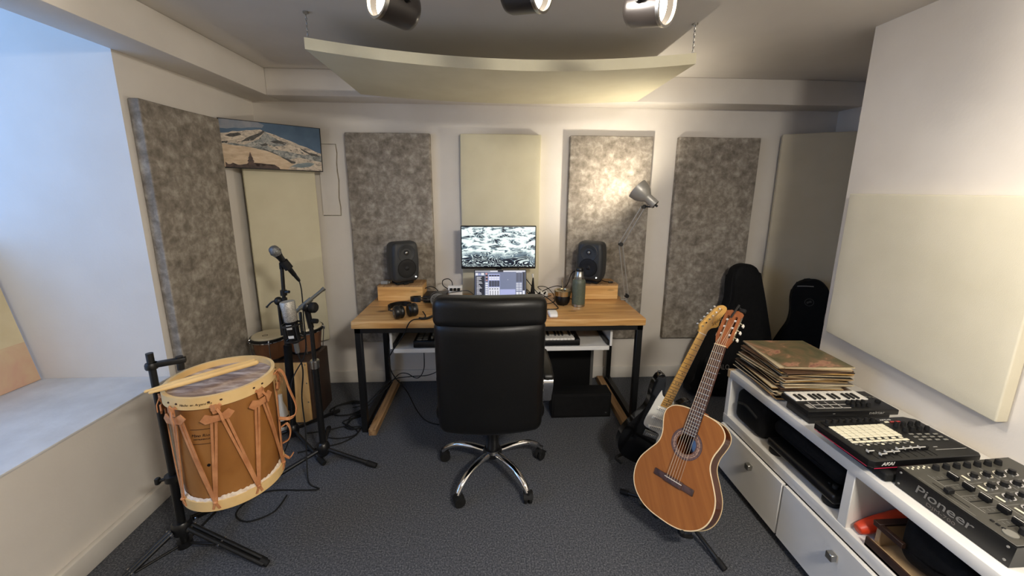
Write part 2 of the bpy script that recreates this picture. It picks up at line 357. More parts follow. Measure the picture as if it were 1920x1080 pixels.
    def strip(s, pts, width, th, nrm, mi=None, M=None):
        """flat strap along pts; width direction = tangent x normal(p)"""
        P = [Vector(p) for p in pts]; n = len(P); vs = []; fs = []
        for i, p in enumerate(P):
            t = (P[min(i+1, n-1)]-P[max(i-1, 0)]).normalized(); nn = Vector(nrm(p) if callable(nrm) else nrm).normalized(); wd = t.cross(nn)
            if wd.length < 1e-6: wd = Vector((0, 0, 1))
            wd = wd.normalized()*(width/2); nn = wd.cross(t).normalized()*(th/2)
            vs += [p-wd-nn, p+wd-nn, p+wd+nn, p-wd+nn]
        for i in range(n-1):
            for k in range(4): l = (k+1) % 4; fs.append((4*i+k, 4*i+l, 4*i+4+l, 4*i+4+k))
        fs += [(3, 2, 1, 0), (4*n-4, 4*n-3, 4*n-2, 4*n-1)]
        return s.add(vs, fs, mi, M)
    def text(s, string, size, M, depth=.0006, align='CENTER', mi=None, shear=0, spacing=1.0, sx=1.0):
        c = bpy.data.curves.new('t', 'FONT'); c.body = string; c.size = size; c.extrude = depth; c.align_x = align; c.align_y = 'CENTER'; c.resolution_u = 3; c.shear = shear; c.space_character = spacing
        o = bpy.data.objects.new('t', c); me = bpy.data.meshes.new_from_object(o)
        s.add([(v.co.x*sx, v.co.y, v.co.z) for v in me.vertices], [tuple(p.vertices) for p in me.polygons], mi, M)
        bpy.data.objects.remove(o); bpy.data.curves.remove(c); bpy.data.meshes.remove(me); return s

ROOT = {}
def tag(o, label=None, cat=None, group=None, kind=None):
    if label: o['label'] = label
    if cat: o['category'] = cat
    if group: o['group'] = group
    if kind: o['kind'] = kind
    return o
def thing(name, label, cat, loc=(0, 0, 0), rot=None, group=None):
    o = bpy.data.objects.new(name, None); COL.objects.link(o); o.empty_display_size = .05
    T = Matrix.Translation(loc) @ (rot.to_4x4() if rot is not None else Matrix())
    o.matrix_world = T; ROOT[o.name] = T
    return tag(o, label, cat, group)
def part(name, mb, m, parent=None, world=True, angle=38, smooth=True):
    me = bpy.data.meshes.new(name)
    me.from_pydata([tuple(v) for v in mb.v], [], mb.f)
    for x in (m if isinstance(m, (list, tuple)) else [m]): me.materials.append(M[x] if isinstance(x, str) else x)
    for p, i in zip(me.polygons, mb.mi): p.material_index = i
    if parent is not None and world: me.transform(ROOT[parent.name].inverted())
    me.update()
    if smooth:
        me.polygons.foreach_set('use_smooth', [True]*len(me.polygons)); me.set_sharp_from_angle(angle=math.radians(angle))
    o = bpy.data.objects.new(name, me); COL.objects.link(o)
    if parent is not None: o.parent = parent; ROOT[o.name] = ROOT[parent.name]
    else: ROOT[o.name] = Matrix()
    return o
def solo(name, mb, m, label, cat, group=None, angle=38):
    """a thing that is one mesh: origin moved to its base"""
    xs = [v.x for v in mb.v]; ys = [v.y for v in mb.v]; zs = [v.z for v in mb.v]
    c = Vector(((min(xs)+max(xs))/2, (min(ys)+max(ys))/2, min(zs)))
    mb.v = [v-c for v in mb.v]
    o = part(name, mb, m, None, angle=angle); o.location = c; ROOT[o.name] = Matrix.Translation(c)
    return tag(o, label, cat, group)
def struct(name, mb, m, angle=30):
    o = part(name, mb, m, None, angle=angle); o['kind'] = 'structure'; return o
def place(src, name, off, parent):
    """another copy of a part, moved by off in the parent's space"""
    c = src.copy(); c.name = name; COL.objects.link(c); c.parent = parent; c.location = Vector(src.location)+Vector(off); ROOT[c.name] = ROOT[parent.name]; return c
def axes(o, x, y, z):
    m = Matrix((Vector(x), Vector(y), Vector(z))).transposed().to_4x4(); m.translation = Vector(o); return m

# ================================================================== the room
XL, XR, XRR, YB, YW, ZC, ZB, ZS = -1.62, 1.75, 2.55, 2.862, 1.875, 2.237, 2.076, .568
b = MB(); b.box(-1.62, 2.7, -1.9, 2.95, -.06, 0); struct('floor', b, 'carpet')
b = MB(); b.box(-1.62, 2.7, -1.9, 2.95, ZC, ZC+.06); struct('ceiling', b, 'ceiling')
b = MB(); b.box(-1.62, 2.7, YB, 2.97, 0, ZC); struct('wall_back', b, 'wall')
b = MB(); b.box(-1.62, XR, -1.95, -1.85, 0, ZC); struct('wall_front', b, 'wall')
b = MB(); b.box(-2.75, XL, -1.9, YW, 0, ZS-.012); b.box(-2.75, XL, YW, 2.97, 0, 2.9); b.box(-2.75, XL, -1.9, -.25, ZS, 2.9)
b.box(-2.75, XL, -.25, YW, 2.82, 2.92); b.box(XL-.06, XL, -.25, YW, ZC, 2.82); struct('wall_left', b, 'wall')
b = MB(); b.box(XR, 2.7, -1.9, 1.84, 0, ZC); struct('wall_right', b, 'wall')
b = MB(); b.box(XRR, 2.7, 1.84, YB, 0, ZC); struct('wall_recess', b, 'wall')
b = MB(); b.box(-2.68, XL+.004, -.25, YW, ZS-.012, ZS, .004); struct('trim_3', b, 'sillpaint')
b = MB(); b.box(XL, -1.42, -1.85, YB, ZB, ZC, .006); struct('trim_1', b, 'wall')
b = MB(); b.box(-1.42, XRR, 2.675, YB, ZB, ZC, .006); struct('trim_2', b, 'wall')
b = MB(); b.box(XL, -1.592, -1.85, YB, 0, .092, .006); struct('baseboard_left', b, 'skirting')
b = MB(); b.box(-1.592, XRR, YB-.016, YB, 0, .098, .006); struct('baseboard_back', b, 'skirting')
# the window itself: frame, mullion and glass at the outer end of the deep opening
win = bpy.data.objects.new('window_1', None); COL.objects.link(win); win.location = (-2.70, .8, ZS); win['kind'] = 'structure'; ROOT[win.name] = Matrix.Translation((-2.70, .8, ZS))
b = MB()
for y in (-.25, .78, YW-.05): b.box(-2.73, -2.68, y, y+.05, ZS, 2.82)
for z in (ZS, 2.77): b.box(-2.73, -2.68, -.25, YW, z, z+.05)
part('window_frame', b, 'white', win)
b = MB(); b.box(-2.708, -2.702, -.2, YW-.05, ZS+.05, 2.77); part('window_pane', b, 'pane', win)

# ------------------------------------------------------------------ acoustic panels on the walls
def wobble(amp, fr=3.0, seed=0):
    def f(p): return p+Vector((amp*math.sin(fr*p.z*2.1+seed)+amp*.5*math.sin(fr*p.z*5+seed*2), 0, amp*math.sin(fr*p.x*4+seed)))
    return f
def slab(name, label, m, p0, p1, th, z0, z1, n, group='acoustic panels on the walls', seed=0, r=.007, amp=.0012):
    """a padded panel whose front face runs from p0 to p1 (plan), thickness th behind it"""
    p0, p1 = Vector((*p0, 0)), Vector((*p1, 0)); u = (p1-p0); L = u.length; u.normalize(); nn = Vector((-u.y, u.x, 0))
    T = axes((p0+p1)/2+nn*th/2, u, nn, (0, 0, 1))
    t = thing(name, label, 'acoustic panel', T @ Vector((0, 0, z0)), T.to_3x3(), group)
    b = MB(); b.rbox((0, 0, (z1-z0)/2), (L/2, th/2, (z1-z0)/2), r, 7, wobble(amp, 3, seed)); part('padded_cover', b, m, t, world=False)
    # stapled fabric edge: small pins down the sides
    return t
FY = 2.814
slab('acoustic_panel', 'mottled grey suede panel on the back wall behind the left speaker', 'suede', (-1.007, FY), (-.425, FY), YB-FY, .354, 1.878, 1, seed=1)
slab('acoustic_panel', 'plain cream fabric panel on the back wall behind the monitor', 'cream', (-.219, FY), (.351, FY), YB-FY, .354, 1.880, 1, seed=2, r=.006)
slab('acoustic_panel', 'brightly lit mottled grey panel behind the silver desk lamp', 'suede', (.559, FY), (1.159, FY), YB-FY, .352, 1.878, 1, seed=3)
slab('acoustic_panel', 'mottled grey suede panel on the back wall right of the desk lamp', 'suede', (1.351, FY), (1.956, FY), YB-FY, .348, 1.878, 1, seed=4)
slab('acoustic_panel', 'mottled grey suede panel with bluish side on the left wall beside the window', 'suede', (-1.566, 1.905), (-1.566, 2.42), .051, .33, 1.888, 1, seed=5)
slab('acoustic_panel', 'tall cream panel set across the left corner under the mountain picture', 'cream', (-1.56, 2.565), (-1.222, 2.803), .05, .38, 1.84, 1, seed=6, r=.008)
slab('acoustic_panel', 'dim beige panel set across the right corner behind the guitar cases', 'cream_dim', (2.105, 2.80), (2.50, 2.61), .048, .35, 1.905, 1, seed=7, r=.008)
# the wide panel on the near right wall (its lower edge drops towards the viewer)
t = thing('acoustic_panel', 'wide pale cream panel on the right wall above the white cabinet', 'acoustic panel', (1.726, 1.43, .735), None, 'acoustic panels on the walls')
def tilt(p):
    y = p.y
    if p.z < 0: return p+Vector((0, 0, .065*(y+.345)/.69))
    return p
b = MB(); b.rbox((0, 0, .378), (.0235, .345, .378), .006, 7, tilt); part('padded_cover', b, 'pale_cream', t, world=False)
# boarded-over opening beside the corner panel
b = MB(); n = []
for i in range(9): n.append((-1.088+.004*math.sin(i*1.9)-.003*(i/8), 1.31+.49*(1-i/8) if False else 1.80-.49*i/8))
poly = [(-1.21, 1.80)]+n+[(-1.21, 1.31)]
b.prism(poly, 0, .013, M=axes((0, YB, 0), (1, 0, 0), (0, 0, 1), (0, -1, 0)), b=.003)
wb = thing('wall_board', 'white painted board sealed on the back wall right of the mountain picture', 'wall board', (-1.149, YB, 1.31))
part('board', b, 'wall', wb)
M['gap'] = noisy('grimy_gap', [(.3, (104, 94, 76)), (.7, (150, 140, 120))], 30, 4, .9)
b = MB(); b.tube([(-1.209, YB-.002, 1.802)]+[(x+.002, YB-.002, z+.002*(1-2*(1.80-z)/.49)) for x, z in n]+[(-1.209, YB-.002, 1.308)], .0028, 6); part('edge_gap', b, 'gap', wb)

# ------------------------------------------------------------------ hanging ceiling cloud
t = thing('ceiling_cloud', 'curved cream acoustic cloud hanging from the ceiling on chains above the desk', 'acoustic panel', (.065, 2.21, 2.03))
b = MB(); nu, nv = 36, 8; th = .047
def cz(u, v):
    zf = 2.021+.0560*u*u-.0105*u; zb = 2.031+.032*u*u-.005*u
    return zf*(1-v)+zb*v
vs = []; fs = []
for s_ in (0, 1):
    for i in range(nu+1):
        u = -1+2*i/nu
        for j in range(nv+1): v = j/nv; vs.append((.065+.865*u, 1.85+.72*v, cz(u, v)+th*s_))
W_ = nv+1; Q = (nu+1)*W_
for i in range(nu):
    for j in range(nv):
        a = i*W_+j; fs.append((a, a+1, a+W_+1, a+W_)); fs.append((Q+a, Q+a+W_, Q+a+W_+1, Q+a+1))
    a = i*W_; fs.append((a, a+W_, Q+a+W_, Q+a)); a = i*W_+nv; fs.append((a, Q+a, Q+a+W_, a+W_))
for j in range(nv):
    a = j; fs.append((a, Q+a, Q+a+1, a+1)); a = nu*W_+j; fs.append((a, a+1, Q+a+1, Q+a))
b.add(vs, fs); part('cloud_panel', b, 'cream', t, angle=50)
for (u, v, sg) in ((-1, 0, 1), (1, 0, -1), (-1, 1, 1), (1, 1, -1)):
    x = .065+.865*u+.012*sg; y = 1.85+.72*v+(.012 if v == 0 else -.012); z0 = cz(u, v)+th; n = 0; b = MB()
    b.cyl((x, y, ZC), (x, y, ZC-.006), .012, seg=12)
    z = z0; k = 0
    while z < ZC-.004:
        a = PI/2*(k % 2); c = Vector((x, y, z+.007)); ring = []
        for q in range(10):
            an = 2*PI*q/10; hx = .0036*math.cos(an); ring.append(c+Vector((hx*math.cos(a), hx*math.sin(a), .0075*math.sin(an))))
        b.tube(ring, .0012, 5, closed=True); z += .0112; k += 1
    part('chain', b, 'steel', t)

# ------------------------------------------------------------------ ceiling track with three spot heads
b = MB(); b.box(-.75, .85, 1.235, 1.270, ZC-.03, ZC, .003)
solo('lighting_track', b, 'black', 'black ceiling track carrying three spot lamps above the chair', 'track')
def spot_head(c, d, label, x, energy, cone):
    t = thing('track_spotlight', label, 'spotlight', (x, 1.2525, ZC-.03), None, 'track spotlights')
    c = Vector(c); d = Vector(d).normalized(); R = .055; L = .060
    b = MB(); b.lathe([(0, -L), (R*.80, -L), (R*.93, -L+.006), (R, -L+.02), (R, L), (R-.004, L), (R-.004, L-.012), (R-.006, -L+.03), (0, -L+.03)], c, d, 48); part('lamp_housing', b, 'trackblack', t)
    b = MB(); b.ring(R-.0045, R+.0025, L-.006, L+.004, c, d, 48); part('rim', b, 'steel', t)
    b = MB(); b.lathe([(0, L-.030), (R-.008, L-.030), (R-.008, L-.024), (R*.5, L-.018), (0, L-.016)], c, d, 40); part('lamp_lens', b, 'bulbglow', t)
    b = MB(); top = Vector((x, 1.2525, ZC-.03)); b.cyl(top, top-Vector((0, 0, .035)), .016, seg=16)
    x_, y_, _ = frame_of(d); side = x_
    m_ = c
    b.tube(catmull([top-Vector((0, 0, .03)), m_+side*(R+.012)+Vector((0, 0, .065)), m_+side*(R+.012)+Vector((0, 0, .02)), m_+side*(R+.010)], 6), .006, 8)
    b.tube(catmull([top-Vector((0, 0, .03)), m_-side*(R+.012)+Vector((0, 0, .065)), m_-side*(R+.012)+Vector((0, 0, .02)), m_-side*(R+.010)], 6), .006, 8)
    part('yoke', b, 'trackblack', t)
    for sg in (-1, 1):
        b = MB(); b.cyl(m_+side*sg*(R-.002), m_+side*sg*(R+.018), .009, seg=14); part('pivot_screw', b, 'black', t)
    light('spot_lamp', 'SPOT', c+d*(L-.012), c+d*2, energy, (1.0, .91, .79), .04, spot=cone, blend=.7)
SPOTS = [((-.285, 1.30, 2.040), (-.66, -.70, .04), 'leftmost of the three black ceiling spotlights, pointing left', -.24, 54, 130),
         ((.10, 1.27, 2.072), (.74, -.58, -.15), 'middle of the three black ceiling spotlights, pointing right', .06, 48, 120),
         ((.475, 1.27, 2.045), (.65, -.72, -.20), 'rightmost of the three black ceiling spotlights, lens glowing at the right', .46, 60, 120)]
for a in SPOTS: spot_head(*a)

# ------------------------------------------------------------------ mountain picture across the corner
p0, p1 = Vector((-1.603, 2.452)), Vector((-1.150, 2.770)); u = (p1-p0).normalized(); PW = (p1-p0).length; PH = .285
PT = axes((p0.x, p0.y, 1.617), (u.x, u.y, 0), (0, 0, 1), (u.y, -u.x, 0))   # x along, y up, z towards the room
PT = PT @ Matrix.Rotation(math.radians(-.8), 4, 'Z')
t = thing('mountain_picture', 'snowy mountain picture hung across the left corner above the cream panel', 'picture', PT @ Vector((PW/2, 0, 0)))
b = MB(); b.box(0, PW, 0, PH, -.022, 0, .002, M=PT); part('canvas_block', b, 'picframe', t)
M['p_sky'] = noisy('print_sky', [(.3, (58, 84, 110)), (.7, (86, 112, 136))], 6, 4, .6)
M['p_cloud'] = noisy('print_cloud', [(.3, (104, 116, 132)), (.7, (140, 142, 148))], 14, 5, .6)
M['p_snow'] = noisy('print_snow', [(.30, (120, 112, 104)), (.46, (186, 172, 154)), (.60, (208, 194, 174)), (.75, (228, 218, 202))], 34, 7, .6, stretch=(1, 1, 2), distort=1)
M['p_shade'] = noisy('print_snow_shadow', [(.34, (88, 92, 92)), (.5, (140, 142, 138)), (.66, (184, 178, 168))], 36, 7, .6, distort=1)
M['p_sand'] = noisy('print_warm_snow', [(.3, (184, 158, 128)), (.5, (204, 180, 150)), (.7, (218, 198, 170))], 18, 6, .6, stretch=(1, 1, 3))
M['p_dark'] = noisy('print_trees', [(.3, (40, 40, 40)), (.7, (82, 78, 72))], 40, 4, .6)
M['p_brown'] = noisy('print_huts', [(.3, (46, 34, 30)), (.7, (92, 68, 56))], 40, 4, .6)
M['p_lake'] = noisy('print_lake', [(.3, (104, 118, 124)), (.7, (140, 150, 152))], 8, 4, .6, stretch=(1, 1, 4))
b = MB(); lay = [0]
def ply(pts, k):
    lay[0] += 1; b.prism([(x*PW, y*PH) for x, y in pts], -.0002, .0004+.00006*lay[0], mi=k, M=PT)
rr = random.Random(3)
def jag(x0, y0, x1, y1, n, a): return [(x0+(x1-x0)*i/n, y0+(y1-y0)*i/n+(rr.uniform(-a, a) if 0 < i < n else 0)) for i in range(n+1)]
ply([(.012, .02), (.988, .02), (.988, .985), (.012, .985)], 0)
ply(jag(.012, .80, .40, .88, 6, .03)+[(.42, .94)]+jag(.36, .985, .012, .985, 4, 0), 1)
ridge = jag(.012, .70, .16, .76, 4, .015)+jag(.16, .76, .38, .84, 5, .015)+jag(.38, .84, .62, .68, 5, .012)+jag(.62, .68, .80, .56, 4, .012)+jag(.80, .56, .988, .42, 5, .012)
ply([(.012, .02)]+ridge+[(.988, .02)], 2)
ply([(.012, .46), (.10, .52), (.22, .50), (.36, .64), (.42, .80), (.52, .68), (.66, .52), (.80, .48), (.988, .36), (.988, .22), (.74, .30), (.60, .22), (.45, .36), (.30, .46), (.14, .46)], 3)
ply([(.40, .58), (.50, .50), (.64, .56), (.78, .52), (.90, .40), (.80, .36), (.62, .42), (.48, .44)], 2)
ply([(.012, .02)]+jag(.012, .48, .24, .46, 4, .01)+jag(.24, .46, .46, .38, 4, .01)+jag(.46, .38, .68, .18, 5, .012)+[(.70, .02)], 4)
for pts in ([(.05, .66), (.12, .64), (.20, .70), (.17, .74), (.10, .71)], [(.18, .55), (.30, .60), (.38, .72), (.42, .80), (.40, .82), (.34, .74), (.24, .64)], [(.46, .60), (.54, .65), (.63, .60), (.60, .56), (.50, .58)],
            [(.36, .52), (.42, .57), (.44, .54), (.40, .50)], [(.02, .54), (.07, .55), (.06, .50), (.02, .50)], [(.52, .33), (.62, .26), (.70, .20), (.72, .14), (.66, .16), (.58, .26)], [(.76, .52), (.86, .42), (.94, .40), (.97, .34), (.88, .36), (.80, .44)], [(.30, .47), (.44, .41), (.54, .32), (.52, .35), (.40, .44)]):
    pts2 = []
    for i in range(len(pts)):
        a, c = pts[i], pts[(i+1) % len(pts)]; pts2 += [a, ((a[0]+c[0])/2+rr.uniform(-.008, .008), (a[1]+c[1])/2+rr.uniform(-.012, .012))]
    ply(pts2, 5)
for i in range(46):
    x, y = rr.uniform(.03, .93), rr.uniform(.40, .80)
    top = .76-.9*abs(x-.40)**1.3 if x > .40 else .70
    if y > top-.04 or y < .46-.30*max(0, x-.2): continue
    l_ = rr.uniform(.008, .035); a_ = -.35 if x > .45 else .45
    ply([(x, y), (x+l_, y+l_*a_*2+.006), (x+l_*.9, y+l_*a_*2+rr.uniform(.012, .03)), (x+l_*.2, y+rr.uniform(.01, .024))], 5 if rr.random() < .5 else 3)
ply([(.64, .08), (.70, .17), (.80, .22), (.93, .24), (.988, .22), (.988, .03), (.62, .03)], 2)
ply([(.65, .09), (.72, .16), (.84, .20), (.91, .18), (.86, .11), (.76, .07)], 7)
base = [(.03, .02)]
for i in range(24):
    x = .03+.50*i/23; base.append((x, .03+(.05 if i % 3 else .09)*rr.uniform(.5, 1.2)))
ply(base+[(.54, .02)], 6)
for i, (w_, y_) in enumerate([(.034, .06), (.040, .10), (.030, .14), (.034, .16), (.022, .20), (.024, .22), (.012, .27)]):
    ply([(.262-w_, y_), (.262+w_, y_), (.262, y_+.09)], 6)
part('picture_print', b, ['p_sky', 'p_cloud', 'p_snow', 'p_shade', 'p_sand', 'p_dark', 'p_brown', 'p_lake'], t, smooth=False)

# ================================================================== desk
DX0, DX1, DY0, DY1, DZ = -.829, .941, 2.19, 2.802, .732
t = thing('desk', 'pine plank desk on a black steel frame, facing the back wall', 'desk', (.056, 2.5, 0))
b = MB(); b.box(DX0, DX1, DY0, DY1, DZ-.044, DZ, .004, 2); part('desk_top', b, 'desk', t)
LX = (-.815, .905); s_ = .036
for x in LX:
    for y in (2.20, 2.755):
        b = MB(); b.box(x+(.0 if x < 0 else -.012), x+s_+(.0 if x < 0 else -.012), y, y+s_, 0, DZ-.044, .002, 1); part('leg', b, 'black', t)
b = MB()
b.box(LX[0], LX[1]+.024, 2.20, 2.225, DZ-.075, DZ-.044); b.box(LX[0], LX[1]+.024, 2.766, 2.791, DZ-.075, DZ-.044)
for x in LX:
    x0 = x if x < 0 else x-.012
    b.box(x0, x0+s_, 2.22, 2.77, DZ-.075, DZ-.044)
part('top_rail', b, 'black', t)
for x in LX:
    x0 = x if x < 0 else x-.012
    b = MB(); b.box(x0, x0+s_, 2.236, 2.755, .028, .064, .002, 1); part('foot_rail', b, 'black', t)
for x0, x1 in ((-.765, -.718), (.832, .882)):
    b = MB(); b.box(x0, x1, 2.165, 2.80, 0, .045, .003, 1); part('foot_batten', b, 'batten', t)
# the pull-out keyboard tray
t = thing('keyboard_tray', 'white pull-out keyboard tray fixed under the pine desk', 'shelf', (.07, 2.4, .50))
b = MB(); b.box(-.607, .742, 2.25, 2.62, .505, .532, .002, 1); part('tray_board', b, 'white', t)
for x in (-.628, .745):
    b = MB(); b.box(x, x+.016, 2.255, 2.64, .53, DZ-.0445, .002, 1); part('side_bracket', b, 'white', t)
for x in (-.612, .731):
    b = MB(); b.box(x, x+.013, 2.26, 2.62, .533, .565, .002, 1); part('slide_rail', b, 'black', t)
# piano-style controller on the tray
t = thing('keyboard_controller', 'long black piano keyboard lying on the white tray under the desk', 'keyboard', (.03, 2.35, .532))
b = MB(); b.box(-.485, .555, 2.256, 2.45, .536, .572, .004, 2); b.box(-.485, .555, 2.40, 2.45, .57, .590, .004, 2); b.box(.525, .555, 2.256, 2.44, .57, .580, .003, 1); b.box(-.485, -.175, 2.256, 2.42, .57, .580, .003, 1); part('keyboard_body', b, 'blackplastic', t)
NW = 30; kw = .0231
for i in range(NW):
    x = -.172+i*kw
    b = MB(); b.box(x+.0006, x+kw-.0006, 2.262, 2.396, .570, .584, .0015, 1); part('white_key', b, 'ivory', t)
    if i % 7 in (0, 1, 3, 4, 5):
        b = MB(); b.box(x+kw-.0055, x+kw+.0055, 2.306, 2.396, .582, .594, .0015, 1); part('black_key', b, 'blackplastic', t)
for r in range(4):
    for c in range(2):
        b = MB(); b.box(-.467+c*.036, -.437+c*.036, 2.272+r*.034, 2.299+r*.034, .579, .584, .0015, 1); part('drum_pad', b, 'padgrey', t)
for r in range(2):
    for c in range(4):
        b = MB(); b.cyl((-.375+c*.045, 2.30+r*.05, .579), (-.375+c*.045, 2.30+r*.05, .596), .009, .0075, 16); part('knob', b, 'padgrey', t)

# wooden riser boxes
for nm, x0, x1, lab in (('riser_box', -.792, -.484, 'pine riser box under the left loudspeaker on the desk'), ('riser_box', .612, .902, 'pine riser box under the right loudspeaker on the desk')):
    t = thing(nm, lab, 'box', ((x0+x1)/2, 2.71, DZ), None, 'pine riser boxes')
    y0, y1, z0, z1, th = 2.622, 2.80, DZ, .842, .012
    b = MB(); b.box(x0, x1, y0, y0+th, z0, z1-.010, .0015, 1); part('front_board', b, 'pinebox', t)
    b = MB(); b.box(x0, x1, y1-th, y1, z0, z1-.010, .0015, 1); part('back_board', b, 'pinebox', t)
    for x in (x0, x1-th): b = MB(); b.box(x, x+th, y0+th, y1-th, z0, z1-.010, .0015, 1); part('side_board', b, 'pinebox', t)
    b = MB(); b.box(x0-.001, x1+.001, y0-.001, y1, z1-.010, z1, .0015, 1); part('lid_board', b, 'batten', t)

# loudspeakers
def speaker(x, y, z, rz, lab):
    t = thing('studio_speaker', lab, 'loudspeaker', (x, y, z), Matrix.Rotation(rz, 3, 'Z'), 'studio speakers')
    hw, hd, hh = .097, .088, .140
    def shp(p):
        k = 1-.10*(p.z/hh)**2-.02*(p.z/hh); f = 1-.16*max(0, p.y/hd)
        return Vector((p.x*k*f, p.y*(1-.05*(p.z/hh)**2), p.z*(1-.10*max(0, p.y/hd))))
    b = MB(); b.rbox((0, 0, .022+hh), (hw, hd, hh), .030, 8, shp); part('cabinet', b, 'speaker', t, world=False, angle=70)
    zc = .022+hh
    # wave guide: shallow dish around the tweeter, rim flush with the front
    b = MB(); b.lathe([(.064, -.0015), (.058, .0035), (.040, .0005), (.020, -.004), (.0185, -.005)][::-1]+[], (0, -hd+.001, zc+.062), (0, -1, 0), 40)
    part('wave_guide', b, 'speaker', t, world=False)
    b = MB(); b.ring(.010, .019, -.002, .0015, (0, -hd+.0005, zc+.066), (0, -1, 0), 28); part('tweeter_ring', b, 'blackplastic', t, world=False)
    b = MB(); b.ball((0, -hd-.0005, zc+.066), .010, sc=(1, .55, 1)); part('tweeter', b, 'steel', t, world=False)
    b = MB(); b.ring(.060, .066, -.006, .0028, (0, -hd, zc-.042), (0, -1, 0), 48); part('woofer_surround', b, 'rubber', t, world=False)
    b = MB(); b.lathe([(0, .0006), (.016, .0010), (.021, .0018), (.040, .0016), (.052, .0026), (.0605, .0016)], (0, -hd-.0004, zc-.042), (0, -1, 0), 44); part('woofer_cone', b, 'cone', t, world=False)
    b = MB(); b.ball((0, -hd-.001, zc-.042), .016, sc=(1, .35, 1)); part('dust_cap', b, 'cone', t, world=False)
    b = MB(); b.cyl((.062, -hd+.006, zc-.108), (.062, -hd-.004, zc-.108), .0042, seg=14); part('power_light', b, 'led', t, world=False)
    b = MB(); b.text('GENELEC', .0105, axes((0, -hd+.0046, zc-.117), (1, 0, 0), (0, 0, 1), (0, -1, 0)), .0006); part('lettering', b, 'faint', t, world=False)
    b = MB(); b.rbox((0, .0, .011), (.062, .05, .010), .006, 4); b.box(-.018, .018, -.066, -.040, .0, .014, .003, 2); b.box(-.016, .016, -.03, .03, .018, .034); part('foot', b, 'rubber', t, world=False)
    return t
speaker(-.634, 2.700, .842, math.radians(35), 'dark grey loudspeaker on the left pine riser box')
speaker(.727, 2.700, .842, math.radians(-33), 'dark grey loudspeaker on the right pine riser box')

# monitor
t = thing('computer_monitor', 'wide black-edged monitor showing white foam on dark water', 'monitor', (.05, 2.70, DZ))
mw, mz0, mz1, my = .262, .951, 1.254, 2.655
b = MB(); b.box(.048-mw, .048+mw, my, my+.030, mz0, mz1, .004, 2); b.rbox((.048, my+.040, 1.10), (.15, .022, .09), .015, 4); part('monitor_case', b, 'blackplastic', t)
b = MB(); b.box(-mw+.007, mw-.007, -.0006, 0, .016, mz1-mz0-.008); o = part('screen', b, 'screen', t, world=False); o.location = Vector((.048, my-.0003, mz0))-ROOT[t.name].translation
b = MB(); b.box(.03, .07, my+.045, my+.075, DZ+.01, 1.10, .004, 2); part('monitor_stand', b, 'blackplastic', t)
b = MB(); b.box(-.07, .17, my-.05, my+.135, DZ, DZ+.012, .004, 2); part('stand_base', b, 'blackplastic', t)

# laptop
LXC, LW = .056, .174
t = thing('laptop', 'open laptop with a music mixing program on its screen, in front of the monitor', 'laptop', (LXC, 2.35, DZ))
b = MB(); b.box(LXC-LW, LXC+LW, 2.215, 2.452, DZ+.002, DZ+.015, .004, 3); part('laptop_base', b, 'steel', t)
b = MB()
for r in range(5):
    for c in range(13): b.box(LXC-.13+c*.020, LXC-.13+c*.020+.017, 2.34+r*.019, 2.356+r*.019, DZ+.015, DZ+.0162)
part('laptop_keyboard', b, 'blackplastic', t)
LT = axes((LXC, 2.452, DZ+.012), (1, 0, 0), Vector((0, .175, .985)).normalized(), Vector((0, -.985, .175)).normalized())
b = MB(); b.box(-LW, LW, 0, .240, -.006, 0, .003, 2, M=LT); part('laptop_lid', b, 'gpc', t)
b = MB(); b.box(-LW+.002, LW-.002, .002, .238, 0, .0008, M=LT); part('laptop_bezel', b, 'blackplastic', t)
b = MB(); q = [0]
def ui(x0, x1, y0, y1, k): # fractions of the lit screen
    q[0] += 1; z = .0010+.00001*q[0]; w_, h_ = 2*LW-.014, .222
    b.add([LT @ Vector((-w_/2+w_*x, .010+h_*y, z)) for x, y in ((x0, y0), (x1, y0), (x1, y1), (x0, y1))], [(0, 1, 2, 3)], k)
ui(0, 1, 0, 1, 0); ui(0, 1, .965, 1, 1); ui(.0, .30, .975, .99, 2); ui(.45, .56, .955, 1, 2)
ui(0, .20, .90, .955, 4); ui(.01, .06, .86, .93, 1); ui(.065, .11, .87, .92, 3); ui(.12, .18, .865, .93, 1)
ui(.01, .19, 0, .84, 2)
for i in range(18): ui(.03, .03+rr.uniform(.04, .12), .80-i*.036, .815-i*.036, 1)
ui(.205, .255, .68, .94, 4); ui(.205, .245, .88, .93, 5)
for i in range(4): ui(.21, .25, .70+.045*i, .73+.045*i, 2 if i % 2 else 5)
for i in range(9): ui(.205, .255, .60-i*.065, .645-i*.065, 1)
ui(.26, .49, 0, .90, 3)
for c in range(4):
    x = .275+c*.053
    ui(x, x+.048, .83, .87, 2)
    for r in range(2): ui(x, x+.048, .72+r*.055, .76+r*.055, 1)
    ui(x, x+.048, .52, .70, 2); ui(x+.012, x+.03, .53, .69, 4)
ui(.265, .485, 0, .50, 1)
for c in range(4): ui(.295+c*.05, .306+c*.05, .02, .40, 2)
for c in range(4): ui(.28+c*.05, .31+c*.05, .44, .47, 4)
ui(.495, .80, .44, .93, 0); ui(.495, .80, 0, .44, 3)
ui(.645, .655, .72, .735, 1)
for c in range(2):
    x = .815+c*.062
    ui(x, x+.055, .66, .93, 4); ui(x, x+.055, .94, .955, 1)
    for r in range(5): ui(x, x+.052, .40+r*.05, .425+r*.05, 1)
    ui(x, x+.055, 0, .36, 2); ui(x, x+.05, .24, .36, 1); ui(x+.01, x+.03, .02, .20, 1)
ui(.945, .99, .40, .95, 2); ui(.945, .985, .18, .40, 1); ui(.945, .985, .02, .15, 4)
part('laptop_screen', b, ['ui_slate', 'ui_pale', 'ui_dark', 'ui_lilac', 'ui_mid', 'ui_red'], t, smooth=False)

